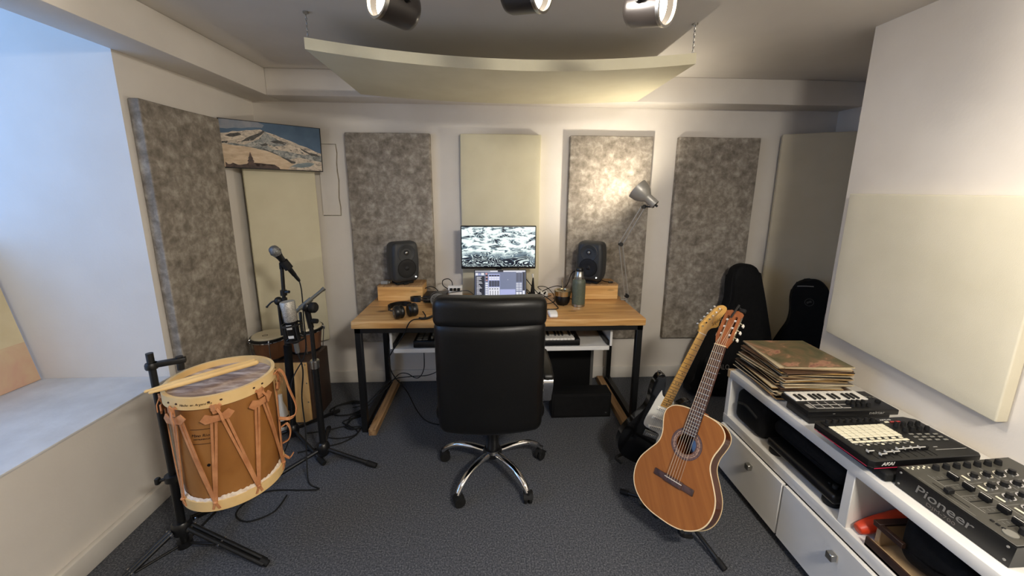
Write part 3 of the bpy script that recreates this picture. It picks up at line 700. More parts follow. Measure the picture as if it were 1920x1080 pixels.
# mouse
b = MB(); b.rbox((.378, 2.275, DZ+.009), (.029, .052, .0095), .0092, 6, lambda p: Vector((p.x*(1-.12*(p.y/.052)**2), p.y, p.z+(.010*(1-(p.y/.052)**2) if p.z > 0 else 0))))
solo('computer_mouse', b, 'whiteplastic', 'white low computer mouse on the desk right of the chair', 'mouse', angle=60)

# thermos
c = (.582, 2.468)
t = thing('thermos_flask', 'green hammered thermos flask with steel collar standing on the desk', 'thermos', (c[0], c[1], DZ))
b = MB(); b.lathe([(0, .018), (.0435, .018), (.0440, .022), (.0440, .162), (.042, .176), (.034, .188), (0, .190)]); part('flask_body', b, 'thermos', t, world=False)
b = MB(); b.lathe([(0, 0), (.040, 0), (.0435, .003), (.0435, .018), (0, .018)]); part('base_band', b, 'steel', t, world=False)
b = MB(); b.lathe([(0, .186), (.0325, .186), (.0325, .202), (.0290, .206), (.0250, .240), (0, .242)]); part('steel_collar', b, 'steel', t, world=False)
b = MB(); b.lathe([(0, .238), (.0245, .238), (.0255, .242), (.0255, .258), (.023, .262), (0, .262)]); part('stopper', b, 'blackplastic', t, world=False)

# mate gourd with straw
c = (.480, 2.50)
t = thing('mate_cup', 'black leather mate gourd with wide silver rim beside the thermos', 'cup', (c[0], c[1], DZ))
b = MB(); b.lathe([(0, .006), (.036, .004), (.047, .020), (.052, .045), (.050, .070), (.047, .078), (.040, .078), (.038, .070), (0, .066)]); part('gourd', b, 'blackleather', t, world=False)
b = MB(); b.lathe([(.047, .066), (.055, .068), (.058, .100), (.055, .104), (.038, .104), (.036, .098), (.036, .074), (.047, .074)]); part('silver_rim', b, 'matering', t, world=False)
b = MB(); b.lathe([(0, .084), (.0365, .082)][::-1]); part('yerba_leaves', b, 'yerba', t, world=False)
b = MB(); b.tube(catmull([(.004, -.004, .08), (-.002, .004, .13), (-.006, .010, .172)], 6), .0034, 10); part('drinking_straw', b, 'matering', t, world=False)
b = MB()
for a in (0, 2.1, 4.2): b.ball((.03*math.cos(a-1.5), .03*math.sin(a-1.5), .005), .008, sc=(1, 1, .7), seg=12)
part('base_feet', b, 'blackleather', t, world=False)

# headphones
def headphones(label, pos, rz, cupmat, ringmat, openback, tilt_):
    t = thing('headphones', label, 'headphones', pos, Matrix.Rotation(rz, 3, 'Z') @ Matrix.Rotation(tilt_, 3, 'Y'), 'headphones on the desk')
    R = .041
    for sg in (-1, 1):
        o_ = (sg*.052, 0, .046)
        b = MB(); b.lathe([(0, -.016), (R*.9, -.016), (R, -.008), (R, .008), (R*.86, .017), (R*.5, .020), (0, .020)], o_, (sg, 0, 0), 36); part('ear_cup', b, cupmat, t, world=False)
        b = MB(); b.lathe([(R*.55, -.036), (R*.8, -.038), (R*.98, -.030), (R*.98, -.020), (R*.9, -.014), (R*.55, -.014), (R*.55, -.036)], o_, (sg, 0, 0), 36); part('ear_cushion', b, 'blackleather', t, world=False)
        if openback:
            b = MB(); b.ring(R*.86, R*1.04, .006, .020, o_, (sg, 0, 0), 40); part('cup_rim', b, ringmat, t, world=False)
            b = MB()
            for k in range(12):
                a = PI*k/6; d = Vector((0, math.cos(a), math.sin(a))); s0 = Vector(o_)+Vector((sg*.021, 0, 0))
                b.cyl(s0+d*.007, s0+d*R*.84, .0016, seg=6)
            for r_ in (.012, .022, .030): b.ring(r_-.001, r_+.001, .0205, .022, o_, (sg, 0, 0), 30)
            part('cup_grille', b, ringmat, t, world=False)
        else:
            b = MB(); b.ring(.011, .0135, .0195, .0212, o_, (sg, 0, 0), 30); part('cup_ring', b, ringmat, t, world=False)
        b = MB(); b.tube(catmull([(sg*.056, 0, .086), (sg*.074, .0, .10), (sg*.072, 0, .125), (sg*.066, 0, .150)], 6), .0045, 8); b.box(sg*.060-.006, sg*.060+.006, -.010, .010, .082, .096, .003, 2); part('yoke', b, cupmat, t, world=False)
    b = MB(); arc = [(.068*math.cos(a), 0, .150+.060*math.sin(a)) for a in [PI*i/20 for i in range(21)]]
    b.strip(arc, .030, .012, lambda p: Vector((p.x, 0, p.z-.13))); part('headband', b, 'blackleather', t, world=False, angle=60)
    return t
hp = headphones('black closed headphones lying on the left of the desk', (0, 0, 0), 0, 'blackplastic', 'greyink', False, 0)
hp.matrix_world = axes((-.524, 2.262, DZ+.042), Vector((-.86, -.51, 0)).normalized(), Vector((0, 0, 1)), Vector((-.51, .86, 0)).normalized()) @ Matrix.Translation((0, 0, -.046)); ROOT[hp.name] = hp.matrix_world.copy()
hp2 = headphones('grey-rimmed open-back headphones propped on the black box behind the chair', (0, 0, 0), 0, 'blackplastic', 'gpc', True, 0)
hx = Vector((.16, -.97, .18)).normalized(); hz = Vector((-.98, -.02, .03)); hz = (hz-hx*hx.dot(hz)).normalized(); HP2 = axes((-.362, 2.462, DZ+.058), hx, hz.cross(hx), hz)
hp2.matrix_world = HP2 @ Matrix.Translation((0, 0, -.046)); ROOT[hp2.name] = hp2.matrix_world.copy()
for o_ in (hp, hp2): pass
# audio interface box behind the chair
t = thing('audio_interface', 'black audio box on the desk behind the grey-rimmed headphones', 'audio box', (-.36, 2.63, DZ))
b = MB(); b.box(-.470, -.318, 2.565, 2.70, DZ+.003, DZ+.050, .004, 2); part('metal_case', b, 'blackplastic', t)
b = MB(); b.box(-.464, -.322, 2.561, 2.565, DZ+.007, DZ+.046, .001, 1); part('front_plate', b, 'charcoal', t)
for i in range(3): b = MB(); b.cyl((-.435+.040*i, 2.561, DZ+.026), (-.435+.040*i, 2.548, DZ+.026), .009, .008, 18); part('knob', b, 'padgrey', t)
# small things on the riser boxes
b = MB(); b.rbox((-.752, 2.665, .842+.0125), (.026, .020, .0125), .010, 5); b.rbox((-.735, 2.690, .842+.008), (.016, .014, .008), .006, 4)
solo('plastic_case', b, 'glassy', 'small clear plastic case on the left riser box beside the loudspeaker', 'case', angle=60)
t = thing('usb_plug', 'black and silver plug lying on the right riser box', 'plug', (.866, 2.66, .842))
b = MB(); b.box(.842, .872, 2.652, 2.672, .842, .854, .003, 2); part('plug_body', b, 'blackplastic', t)
b = MB(); b.box(.872, .890, 2.655, 2.669, .845, .851, .001, 1); part('plug_tip', b, 'chrome', t)
b = MB(); b.tube(catmull([(.842, 2.662, .848), (.825, 2.70, .845), (.818, 2.745, .845), (.80, 2.79, .845)], 8), .0022, 8); part('plug_lead', b, 'rubber', t)
# chargers and the white hub left of the laptop
t = thing('power_adapter', 'white power adapter block on the desk left of the laptop', 'adapter', (-.255, 2.665, DZ))
b = MB(); b.rbox((-.258, 2.670, DZ+.030), (.048, .030, .030), .007, 5); part('adapter_body', b, 'whiteplastic', t)
b = MB(); b.box(-.290, -.226, 2.650, 2.690, DZ+.060, DZ+.063, .001, 1); part('adapter_sockets', b, 'rubber', t)
t = thing('plug_strip', 'white plug strip on top of the power adapter, crowded with black plugs', 'plug strip', (-.26, 2.66, DZ+.063))
b = MB(); b.rbox((-.26, 2.668, DZ+.080), (.050, .026, .0165), .006, 5); part('strip_body', b, 'whiteplastic', t)
for i in range(3): b = MB(); b.box(-.296+.026*i, -.276+.026*i, 2.630, 2.650, DZ+.066, DZ+.084, .004, 2); part('plug', b, 'rubber', t)
t = thing('desk_hub', 'white desk hub right of the laptop under a tangle of leads', 'hub', (.34, 2.70, DZ))
b = MB(); b.rbox((.345, 2.69, DZ+.022), (.060, .040, .022), .010, 5); part('hub_body', b, 'whiteplastic', t)
for i in range(3): b = MB(); b.cyl((.305+.035*i, 2.66, DZ+.03), (.300+.04*i, 2.62, DZ+.055), .007, .005, 10); part('plug', b, 'rubber', t)
t = thing('hub_tower', 'black upright plug tower beside the monitor, right of the laptop', 'plug tower', (.285, 2.64, DZ))
b = MB(); b.box(.262, .305, 2.615, 2.655, DZ, DZ+.05, .005, 2); b.cyl((.29, 2.64, DZ+.05), (.293, 2.65, DZ+.155), .016, .004, 14); part('tower_body', b, 'rubber', t)
b = MB(); b.cyl((.293, 2.65, DZ+.150), (.290, 2.653, DZ+.182), .004, .007, 10); part('tower_tip', b, 'whiteplastic', t)
def cable(label, pts, r=.003, m='rubber', name='cable', grp=None, n=8):
    b = MB(); b.tube(catmull(pts, n), r, 8); return solo(name, b, m, label, 'cable', grp, angle=60)
zc_ = DZ+.004
cable('black lead looping up left of the white plug strip', [(-.305, 2.66, DZ+.07), (-.345, 2.66, DZ+.10), (-.345, 2.665, DZ+.135), (-.31, 2.67, DZ+.145), (-.285, 2.672, DZ+.125), (-.28, 2.67, DZ+.098)])
cable('grey lead running from the plug strip to the laptop', [(-.31, 2.635, DZ+.05), (-.24, 2.618, DZ+.065), (-.16, 2.59, DZ+.075), (-.10, 2.50, DZ+.040), (-.122, 2.455, DZ+.010)], .0032, 'boom')
cable('black lead from the left riser box to the audio box', [(-.49, 2.72, DZ+.06), (-.45, 2.735, DZ+.072), (-.41, 2.728, DZ+.062), (-.38, 2.706, DZ+.034)])
cable('black lead from the hub arching to the right riser box', [(.36, 2.66, DZ+.05), (.41, 2.66, DZ+.075), (.47, 2.67, DZ+.088), (.53, 2.69, DZ+.075), (.56, 2.72, DZ+.10), (.585, 2.72, DZ+.17), (.63, 2.75, DZ+.185)])
cable('black lead dropping from the monitor to the hub', [(.16, 2.70, .98), (.20, 2.665, .93), (.255, 2.67, .86), (.31, 2.66, DZ+.06), (.36, 2.63, DZ+.02), (.42, 2.62, DZ+.030)])
cable('black lead sagging from the laptop to the plug tower', [(.235, 2.44, DZ+.012), (.255, 2.50, DZ+.05), (.24, 2.58, DZ+.085), (.265, 2.62, DZ+.06)])
cable('dark red lead curling on the desk in front of the mate gourd', [(.33, 2.62, DZ+.05), (.365, 2.56, DZ+.045), (.41, 2.50, DZ+.020), (.435, 2.45, zc_), (.432, 2.40, zc_), (.395, 2.385, zc_), (.345, 2.388, zc_)])
cable('thin black lead lying between hub and mate gourd', [(.30, 2.58, zc_), (.34, 2.52, zc_), (.385, 2.515, zc_), (.42, 2.54, zc_), (.445, 2.60, zc_), (.44, 2.65, zc_)], .0026)
cable('black lead looped beside the hub, ending behind the thermos', [(.36, 2.705, DZ+.048), (.33, 2.66, DZ+.085), (.385, 2.63, DZ+.09), (.43, 2.60, DZ+.05), (.455, 2.62, zc_), (.52, 2.64, zc_), (.57, 2.62, zc_)], .0026)
cable('curly headphone lead on the desk falling over its front edge', [(-.425, 2.285, DZ+.03), (-.405, 2.26, DZ+.010), (-.41, 2.235, DZ+.006), (-.435, 2.215, DZ+.006), (-.465, 2.188, DZ+.010), (-.488, 2.174, DZ-.008), (-.52, 2.172, .66), (-.56, 2.178, .60), (-.60, 2.20, .54), (-.632, 2.22, .47), (-.615, 2.25, .36), (-.55, 2.30, .22), (-.50, 2.32, .08), (-.44, 2.30, .012), (-.36, 2.26, .006), (-.28, 2.25, .006)], .0036)
cable('thick coiled headphone lead beside the black headphones', [(-.435, 2.222, zc_+.004), (-.415, 2.213, zc_+.004), (-.385, 2.222, zc_+.004), (-.365, 2.255, zc_+.004), (-.345, 2.285, zc_+.004), (-.30, 2.30, zc_+.004)], .0075)
cable('black lead hanging under the keyboard tray, looped on itself', [(-.455, 2.42, .502), (-.455, 2.43, .40), (-.465, 2.46, .30), (-.50, 2.50, .22), (-.54, 2.52, .20), (-.60, 2.53, .23), (-.66, 2.53, .22), (-.73, 2.50, .14), (-.80, 2.47, .088), (-.86, 2.44, .030), (-.93, 2.41, .006)])
cable('black lead sagging from the tray towards the left desk leg', [(-.25, 2.52, .50), (-.27, 2.53, .36), (-.35, 2.55, .26), (-.45, 2.56, .20), (-.58, 2.56, .19), (-.70, 2.56, .17), (-.80, 2.54, .095), (-.88, 2.51, .020), (-.97, 2.48, .006)])
def coil(c, r0, r1, n, dz=.004, ph=0):
    return [(c[0]+(r0+(r1-r0)*(.5+.5*math.sin(i*1.7)))*math.cos(ph+i*2*PI/9), c[1]+.8*(r0+(r1-r0)*(.5+.5*math.cos(i*1.3)))*math.sin(ph+i*2*PI/9), .006+dz*(i/9)) for i in range(n)]
cable('black cable coiled on the carpet left of the desk leg', coil((-.99, 2.46), .09, .12, 26)+[(-.90, 2.40, .006), (-.86, 2.37, .006), (-.85, 2.34, .006)], .004, 'rubber', 'cable', None, 5)
cable('black cable bundle behind the front left desk leg', coil((-.87, 2.30), .06, .10, 24, .005, 1)+[(-.84, 2.25, .006), (-.85, 2.17, .006), (-.93, 2.14, .006), (-1.0, 2.15, .006)], .0038, 'rubber', 'cable', None, 5)
cable('black cable snaking from the cajon towards the desk', [(-1.15, 2.20, .006), (-1.05, 2.22, .006), (-.95, 2.26, .006), (-.88, 2.24, .006), (-.84, 2.18, .006), (-.90, 2.10, .006), (-1.0, 2.06, .006), (-1.12, 2.02, .006)], .0038)

# architect lamp clamped to the right desk edge
JB, JM, JT = Vector((.960, 2.60, .762)), Vector((.878, 2.555, 1.140)), Vector((.980, 2.46, 1.398))
HC = Vector((.966, 2.447, 1.478)); HD = Vector((-.60, .46, .62)).normalized()
t = thing('desk_lamp', 'silver architect desk lamp with spring arms clamped to the right desk edge', 'lamp', (.955, 2.60, DZ))
b = MB(); b.box(.915, .968, 2.585, 2.615, DZ+.0006, DZ+.0066, .002, 1); b.box(.950, .966, 2.585, 2.615, DZ-.092, DZ+.006, .002, 1); b.box(.920, .966, 2.59, 2.61, DZ-.094, DZ-.086, .002, 1); b.cyl((.935, 2.60, DZ-.11), (.935, 2.60, DZ-.046), .004, seg=10); b.cyl((.958, 2.60, DZ+.006), (.958, 2.60, DZ+.03), .008, seg=14); part('clamp', b, 'silver', t)
def pair(b, a, c, off, r=.0042):
    d = (c-a).normalized(); s1 = d.cross(Vector((0, 1, 0))).normalized()*off
    b.cyl(a+s1, c+s1, r, seg=10); b.cyl(a-s1, c-s1, r, seg=10)
b = MB(); pair(b, JB, JM, .012); part('lower_arm', b, 'silver', t)
b = MB(); pair(b, JM, JT, .012); part('upper_arm', b, 'silver', t)
b = MB(); d = (JM-JB).normalized(); f_ = d.cross(Vector((0, 1, 0)))
for sg in (-1, 1):
    a0 = JB+f_*.004*sg+d*.02; b.tube([a0+d*(.15*i/60)+Vector((.003*math.cos(i*1.05*PI/2), .003*math.sin(i*1.05*PI/2), 0)) for i in range(61)], .0009, 5)
part('spring', b, 'steel', t)
b = MB()
for j in (JB, JM, JT): b.cyl(j-Vector((0, .014, 0)), j+Vector((0, .014, 0)), .014, seg=18); b.box(j.x-.016, j.x+.016, j.y-.010, j.y+.010, j.z-.007, j.z+.007, .003, 2)
part('joint', b, 'black', t)
b = MB(); b.lathe([(.028, -.105), (.029, -.098), (.029, -.040), (.034, -.034), (.052, -.012), (.064, .016), (.069, .052), (.066, .052), (.061, .018), (.049, -.008), (.030, -.028), (0, -.028)], HC, HD, 44)
b.lathe([(0, -.105), (.028, -.105)][::-1], HC, HD, 44); part('lamp_shade', b, ['silver', 'lampwhite'], t, angle=50)
b = MB(); b.cyl(HC-HD*.095-Vector((0, 0, .02)), JT, .005, seg=10); b.cyl(HC-HD*.105, HC-HD*.122, .007, seg=12); part('shade_bracket', b, 'black', t)
b = MB(); b.ball(HC-HD*.014, .019, seg=20); b.cyl(HC-HD*.030, HC-HD*.016, .012, seg=14); part('light_bulb', b, 'bulbglow', t)
light('desk_lamp_bulb', 'POINT', HC+HD*.036, HC+HD, 13, (1.0, .90, .74), .024)

# ================================================================== office chair
CX, CY = .0, 1.835
t = thing('office_chair', 'black leather high-backed office chair with chrome five-star base, seen from behind', 'chair', (CX, CY, 0))
BX = -.008
def lean(p):   # outline narrows slightly to the bottom, gentle side wrap
    z = p.z/.26; k = 1-.012*(1-z) ; q = Vector((p.x*k, p.y, p.z))
    q.y += .030*(abs(p.x)/.24)**2.2 - .012*(1-(p.x/.24)**2) - .010*z
    return q
b = MB(); b.rbox((BX, 1.565, .685), (.242, .045, .268), .040, 9, lean); part('backrest', b, 'blackleather', t, angle=80)
def bolster(p):
    q = Vector(p); q.y += .030*(abs(p.x)/.24)**2.2-.012*(1-(p.x/.24)**2); q.z -= .010*(abs(p.x)/.245)**4
    return q
b = MB(); b.rbox((BX, 1.560, .998), (.244, .054, .064), .036, 9, bolster); part('headrest', b, 'blackleather', t, angle=80)
# stitched seams on the rear shell
b = MB(); b.tube([(BX+.205*math.cos(a)*1.0, 1.532+.030*abs(math.cos(a))**2.2, .936) for a in [PI*i/24 for i in range(25)]], .0022, 6); part('seam', b, 'blackmatte', t)
b = MB(); b.rbox((BX, 1.85, .475), (.255, .245, .050), .045, 8, lambda p: Vector((p.x, p.y, p.z+(.018*(1-(p.x/.255)**2)*(1-(p.y/.245)**2) if p.z > 0 else 0)))); part('seat', b, 'blackleather', t, angle=80)
b = MB(); b.box(CX-.09, CX+.09, 1.70, 1.97, .400, .427, .006, 2); b.box(CX-.035, CX+.035, 1.575, 1.72, .402, .422, .004, 2); part('tilt_mechanism', b, 'black', t)
b = MB(); b.cyl((CX, CY, .12), (CX, CY, .41), .028, seg=24); b.cyl((CX, CY, .12), (CX, CY, .27), .034, seg=24); part('gas_column', b, 'black', t)
b = MB(); b.lathe([(0, .098), (.036, .098), (.050, .104), (.052, .128), (.044, .140), (0, .142)], (CX, CY, 0)); part('hub', b, 'blackplastic', t)
for sg in (-1, 1):
    x = CX+.016+sg*.256
    b = MB(); b.strip(catmull([(CX+sg*.20, 1.78, .425), (x-.004*sg, 1.78, .44), (x, 1.74, .50), (x, 1.70, .585), (x, 1.76, .612), (x, 1.92, .612), (x, 1.965, .585), (x, 1.93, .50), (x-.004*sg, 1.90, .44), (CX+sg*.20, 1.90, .425)], 7), .046, .009, (1, 0, 0) if False else (lambda p: Vector((0, .001, 0))+Vector((0, p.y-1.83, p.z-.56)))); part('armrest_frame', b, 'chrome', t, angle=50)
    b = MB(); b.rbox((x, 1.835, .632), (.028, .135, .017), .015, 6, lambda p: Vector((p.x, p.y, p.z-.030*max(0, -p.y/.135)**2))); part('armrest_pad', b, 'blackleather', t, angle=70)
for k in range(5):
    a = math.radians(-90+36+72*k); d = Vector((math.cos(a), math.sin(a), 0)); o = Vector((CX, CY, 0)); tn = Vector((-d.y, d.x, 0))
    pts = catmull([o+d*.040+Vector((0, 0, .120)), o+d*.12+Vector((0, 0, .128)), o+d*.20+Vector((0, 0, .122)), o+d*.262+Vector((0, 0, .092)), o+d*.288+Vector((0, 0, .062))], 7)
    b = MB(); n = len(pts); vs = []; fs = []; SG = 12
    for i, p in enumerate(pts):
        f = i/(n-1); w_ = .021-.006*f; h_ = .016-.004*f; tt = (pts[min(i+1, n-1)]-pts[max(i-1, 0)]).normalized(); up = tn.cross(tt)*-1
        for q in range(SG): an = 2*PI*q/SG; vs.append(p+tn*(w_*math.cos(an))+up*(h_*math.sin(an)))
    for i in range(n-1):
        for q in range(SG): l = (q+1) % SG; fs.append((i*SG+q, i*SG+l, (i+1)*SG+l, (i+1)*SG+q))
    fs += [tuple(range(SG))[::-1], tuple((n-1)*SG+q for q in range(SG))]
    b.add(vs, fs); leg = part('chair_leg', b, 'chrome', t, angle=60)
    cc = o+d*.292; ca = a+(.5 if k % 2 else -.6); cdv = Vector((math.cos(ca), math.sin(ca), 0)); ct = Vector((-cdv.y, cdv.x, 0)); wc = cc-cdv*.012+Vector((0, 0, .0275))
    b = MB()
    for sg in (-1, 1): b.lathe([(0, -.008), (.024, -.008), (.0275, -.005), (.0275, .005), (.024, .008), (0, .008)], wc+ct*sg*.012, ct, 24)
    b.cyl(wc-ct*.02, wc+ct*.02, .006, seg=10)
    hood = [wc+cdv*(.029*math.cos(an))+Vector((0, 0, .029*math.sin(an))) for an in [PI*(.02+.62*i/8)+.25 for i in range(9)]]
    b.strip(hood, .046, .004, lambda p: p-wc)
    b.cyl(cc+Vector((0, 0, .045)), cc+Vector((0, 0, .075)), .008, seg=10); part('caster', b, 'rubber', leg)

# under the desk: speaker box, tower and white paper
t = thing('subwoofer_box', 'low black speaker box on the carpet under the desk right of the chair', 'speaker box', (.60, 2.36, 0))
b = MB(); b.box(.395, .795, 2.305, 2.425, .0, .172, .004, 2); part('box_cabinet', b, 'blackmatte', t)
b = MB(); b.box(.410, .780, 2.300, 2.306, .012, .160, .002, 1); part('cloth_grille', b, 'nylon', t)
b = MB(); b.box(.755, .766, 2.297, 2.301, .032, .040, .001, 1); part('badge', b, 'faint', t)
t = thing('computer_tower', 'tall black computer tower standing against the wall under the desk', 'computer', (.58, 2.65, 0))
b = MB(); b.box(.375, .745, 2.60, 2.80, .012, .480, .004, 2); part('tower_case', b, 'gpc', t)
b = MB(); b.box(.375, .722, 2.592, 2.601, .012, .480, .003, 2); part('front_panel', b, 'blackmatte', t)
b = MB()
for x in (.40, .70):
    for y in (2.63, 2.77): b.cyl((x, y, 0), (x, y, .013), .015, seg=12)
part('tower_foot', b, 'rubber', t)

# ================================================================== drum and its stand
DC = Vector((-1.051, 1.436, 0)); DB, DT, DR = .330, .788, .166
t = thing('bombo_drum', 'wooden barrel drum with hide heads and tan leather lacing on a black stand', 'drum', (DC.x, DC.y, DB))
dz_ = lambda f: DB+(DT-DB)*f
b = MB(); b.lathe([(DR-.010, dz_(.02)), (DR-.003, dz_(.2)), (DR, dz_(.5)), (DR-.001, dz_(.8)), (DR-.003, dz_(.93)), (DR-.014, dz_(.93)), (DR-.012, dz_(.5)), (DR-.02, dz_(.02)), (DR-.010, dz_(.02))], (DC.x, DC.y, 0), seg=64); part('drum_shell', b, 'drumshell', t)
b = MB(); b.ring(DR-.001, DR+.011, dz_(.905), dz_(1.0), DC, seg=64); part('hoop', b, 'hoopwood', t, angle=25)
b = MB(); b.ring(DR-.006, DR+.007, dz_(.0), dz_(.085), DC, seg=64); part('hoop', b, 'hoopwood', t, angle=25)
rn = random.Random(5)
b = MB(); prof = [(0, dz_(.945)), (.06, dz_(.944)), (.12, dz_(.944)), (DR-.0005, dz_(.948))]; b.lathe(prof[::-1], (DC.x, DC.y, 0), seg=64); part('top_head', b, 'hide', t, angle=80)
b = MB(); b.lathe([(0, dz_(.025)), (DR-.008, dz_(.025))][::-1], (DC.x, DC.y, 0), seg=48); part('bottom_head', b, 'hide', t)
def fringe(zf, r, amp, nm):
    b = MB(); vs = []; fs = []; n = 160
    for i in range(n):
        a = 2*PI*i/n; h = amp*(.5+.6*rn.random()+.3*math.sin(a*5)); rr_ = r+.004*rn.random()
        for (q, z) in ((r-.003, dz_(zf)-.004), (rr_+.004, dz_(zf)), (rr_+.003, dz_(zf)+h*.6), (r-.001, dz_(zf)+h)): vs.append((DC.x+q*math.cos(a), DC.y+q*math.sin(a), z))
    for i in range(n):
        j = (i+1) % n
        for k in range(3): fs.append((4*i+k, 4*j+k, 4*j+k+1, 4*i+k+1))
    b.add(vs, fs); return part(nm, b, 'hidefringe', t, angle=70)
fringe(.085, DR-.004, .012, 'fur_edge')
def dp(a, z, off=.0): return Vector((DC.x+(DR+off)*math.cos(a), DC.y+(DR+off)*math.sin(a), z))
def outw(p): return Vector((p.x-DC.x, p.y-DC.y, 0))
# hoop lace holes are at fixed angles; angle -90 deg faces the viewer's side
ups = [math.radians(-108+45*i) for i in range(8)]
lows = [math.radians(-78+45*i) for i in range(8)]
def lace(a0, z0, a1, z1):
    b = MB(); n = 10
    for k in (-1, 1):
        pts = [dp(a0+(a1-a0)*i/n+k*.040*(1-.70*i/n), z0+(z1-z0)*i/n, .0075) for i in range(n+1)]
        b.strip(pts, .0082, .0032, outw)
    part('leather_lace', b, 'leather', t)
for i, a in enumerate(ups):
    zt, zm, zl = dz_(.93), dz_(.825), dz_(.075)
    lace(a-.06, zm, lows[i-1] if i else lows[-1]-2*PI, zl); lace(a+.09, zm, lows[i], zl)
    # leather tuning tab: a bow-tie shaped piece pulled around the two laces, with a knot above
    b = MB(); P = [dp(a+da, zz, .012+ex) for da, zz, ex in ((-.27, zm-.004, .004), (-.19, zm-.019, .004), (0, zm-.014, .006), (.19, zm-.013, .004), (.28, zm+.006, .004), (.19, zm+.024, .004), (.06, zm+.010, .007), (-.07, zm+.009, .007), (-.18, zm+.017, .004))]
    bi = [p+outw(p).normalized()*.0045 for p in P]; n = len(P)
    cen = sum(P, Vector())/n+outw(P[2]).normalized()*.006; cen2 = cen+outw(P[2]).normalized()*.0045
    b.add(P+bi+[cen, cen2], [(i_, (i_+1) % n, 2*n) for i_ in range(n)]+[(n+(i_+1) % n, n+i_, 2*n+1) for i_ in range(n)]+[(i_, n+i_, n+(i_+1) % n, (i_+1) % n) for i_ in range(n)])
    part('leather_tab', b, 'leather', t, angle=30)
    b = MB()
    for da in (-.085, .085): b.strip([dp(a+da*.3, zm+.014, .016), dp(a+da*.5, zm+.040, .017), dp(a+da, dz_(.925), .0135)], .011, .0035, outw)
    for k in range(3): b.strip([dp(a-.07, zm+.030+.006*k, .018), dp(a, zm+.034+.007*k, .023), dp(a+.07, zm+.028+.006*k, .018)], .008, .004, outw)
    b.strip([dp(a+.02, zm+.035, .022), dp(a+.07, zm+.015, .030), dp(a+.09, zm-.012, .030)], .008, .0025, outw)
    part('leather_knot', b, 'leather', t)
for a in lows:
    b = MB()
    for da in (-.06, .06): b.strip([dp(a-da*.5, dz_(.13), .009), dp(a, dz_(.09), .012), dp(a+da, dz_(.022), .0085)], .008, .003, outw)
    b.ball(dp(a, dz_(.085), .010), .008, sc=(1, 1, .8), seg=12)
    part('leather_knot', b, 'leather', t)
b = MB(); a = math.radians(14)
b.strip(catmull([dp(a, dz_(.95), .012), dp(a, dz_(.985), .030), dp(a+.02, dz_(.93), .046), dp(a+.04, dz_(.78), .058), dp(a+.06, dz_(.62), .074), dp(a+.03, dz_(.53), .070), dp(a-.02, dz_(.51), .046), dp(a-.04, dz_(.53), .012)], 7), .014, .004, outw); part('carrying_strap', b, 'leather', t, angle=60)
b = MB(); b.strip(catmull([dp(a+.05, dz_(.42), .012), dp(a+.06, dz_(.44), .034), dp(a+.06, dz_(.37), .044), dp(a+.05, dz_(.29), .036), dp(a+.04, dz_(.26), .012)], 6), .014, .004, outw)
b.strip(catmull([dp(a+.02, dz_(.14), .012), dp(a+.03, dz_(.10), .030), dp(a+.05, dz_(.14), .046)], 5), .011, .004, outw); part('strap_loop', b, 'leather', t, angle=60)
# writing on the hoop and the maker's stamp on the shell
def wrap_text(s_, a0, z, size, r, m, nm, lean_=.2, step=.62, dep=.0004):
    b = MB()
    for i, ch in enumerate(s_):
        if ch == ' ': continue
        a = a0+i*size*step/r; p = Vector((DC.x+r*math.cos(a), DC.y+r*math.sin(a), z)); n_ = Vector((math.cos(a), math.sin(a), 0)); b.text(ch, size, axes(p, (-n_.y, n_.x, 0), (0, 0, 1), n_), dep, shear=lean_)
    part(nm, b, m, t, smooth=False)
wrap_text('Hecho en Argentina', math.radians(-97), dz_(.945), .0120, DR+.0112, 'ink', 'hoop_writing', .3, .46)
wrap_text('Mono Rio', math.radians(-92), dz_(.672), .0150, DR+.0006, 'ink', 'maker_stamp', .2, .46)
wrap_text('INSTRUMENTOS', math.radians(-92), dz_(.640), .0070, DR+.0006, 'ink', 'maker_stamp', .1, .66)
b = MB()
for z in (dz_(.725), dz_(.600)): b.strip([dp(math.radians(-94+i*2.3), z, .0012) for i in range(11)], .0015, .0008, outw)
b.strip([dp(math.radians(-71), dz_(.600+.0139*i), .0012) for i in range(10)], .0015, .0008, outw)
part('stamp_border', b, 'ink', t)
b = MB(); b.cyl(dp(math.radians(-80), dz_(.41), -.004), dp(math.radians(-80), dz_(.41), .001), .0055, seg=14); part('air_hole', b, 'blackmatte', t)
for a in ups:
    for da in (-.10, .10): b = MB(); b.ball(dp(a+da, dz_(.955), .0100), .006, sc=(.8, .8, .6), seg=12); part('lace_hole', b, 'ink', t)
# drumsticks resting on the hoop
for i, (p0, p1) in enumerate((((-1.197, 1.273, .806), (-.968, 1.522, .803)), ((-1.176, 1.266, .8055), (-.950, 1.508, .803)))):
    p0, p1 = Vector(p0)+Vector((0, 0, .003)), Vector(p1)+Vector((0, 0, .003)); L = (p1-p0).length
    b = MB(); b.lathe([(0, 0), (.0045, .002), (.0058, .008), (.0045, .016), (.0056, .022), (.0098, .085), (.0100, L-.008), (.007, L-.001), (0, L)], p0, p1-p0, 20)
    solo('drumstick', b, 'hoopwood', ('pale wooden drumstick lying across the drum hoop, the far one of two' if i == 0 else 'pale wooden drumstick lying across the drum hoop, the near one of two'), 'drumstick', 'drumsticks on the drum', angle=60)

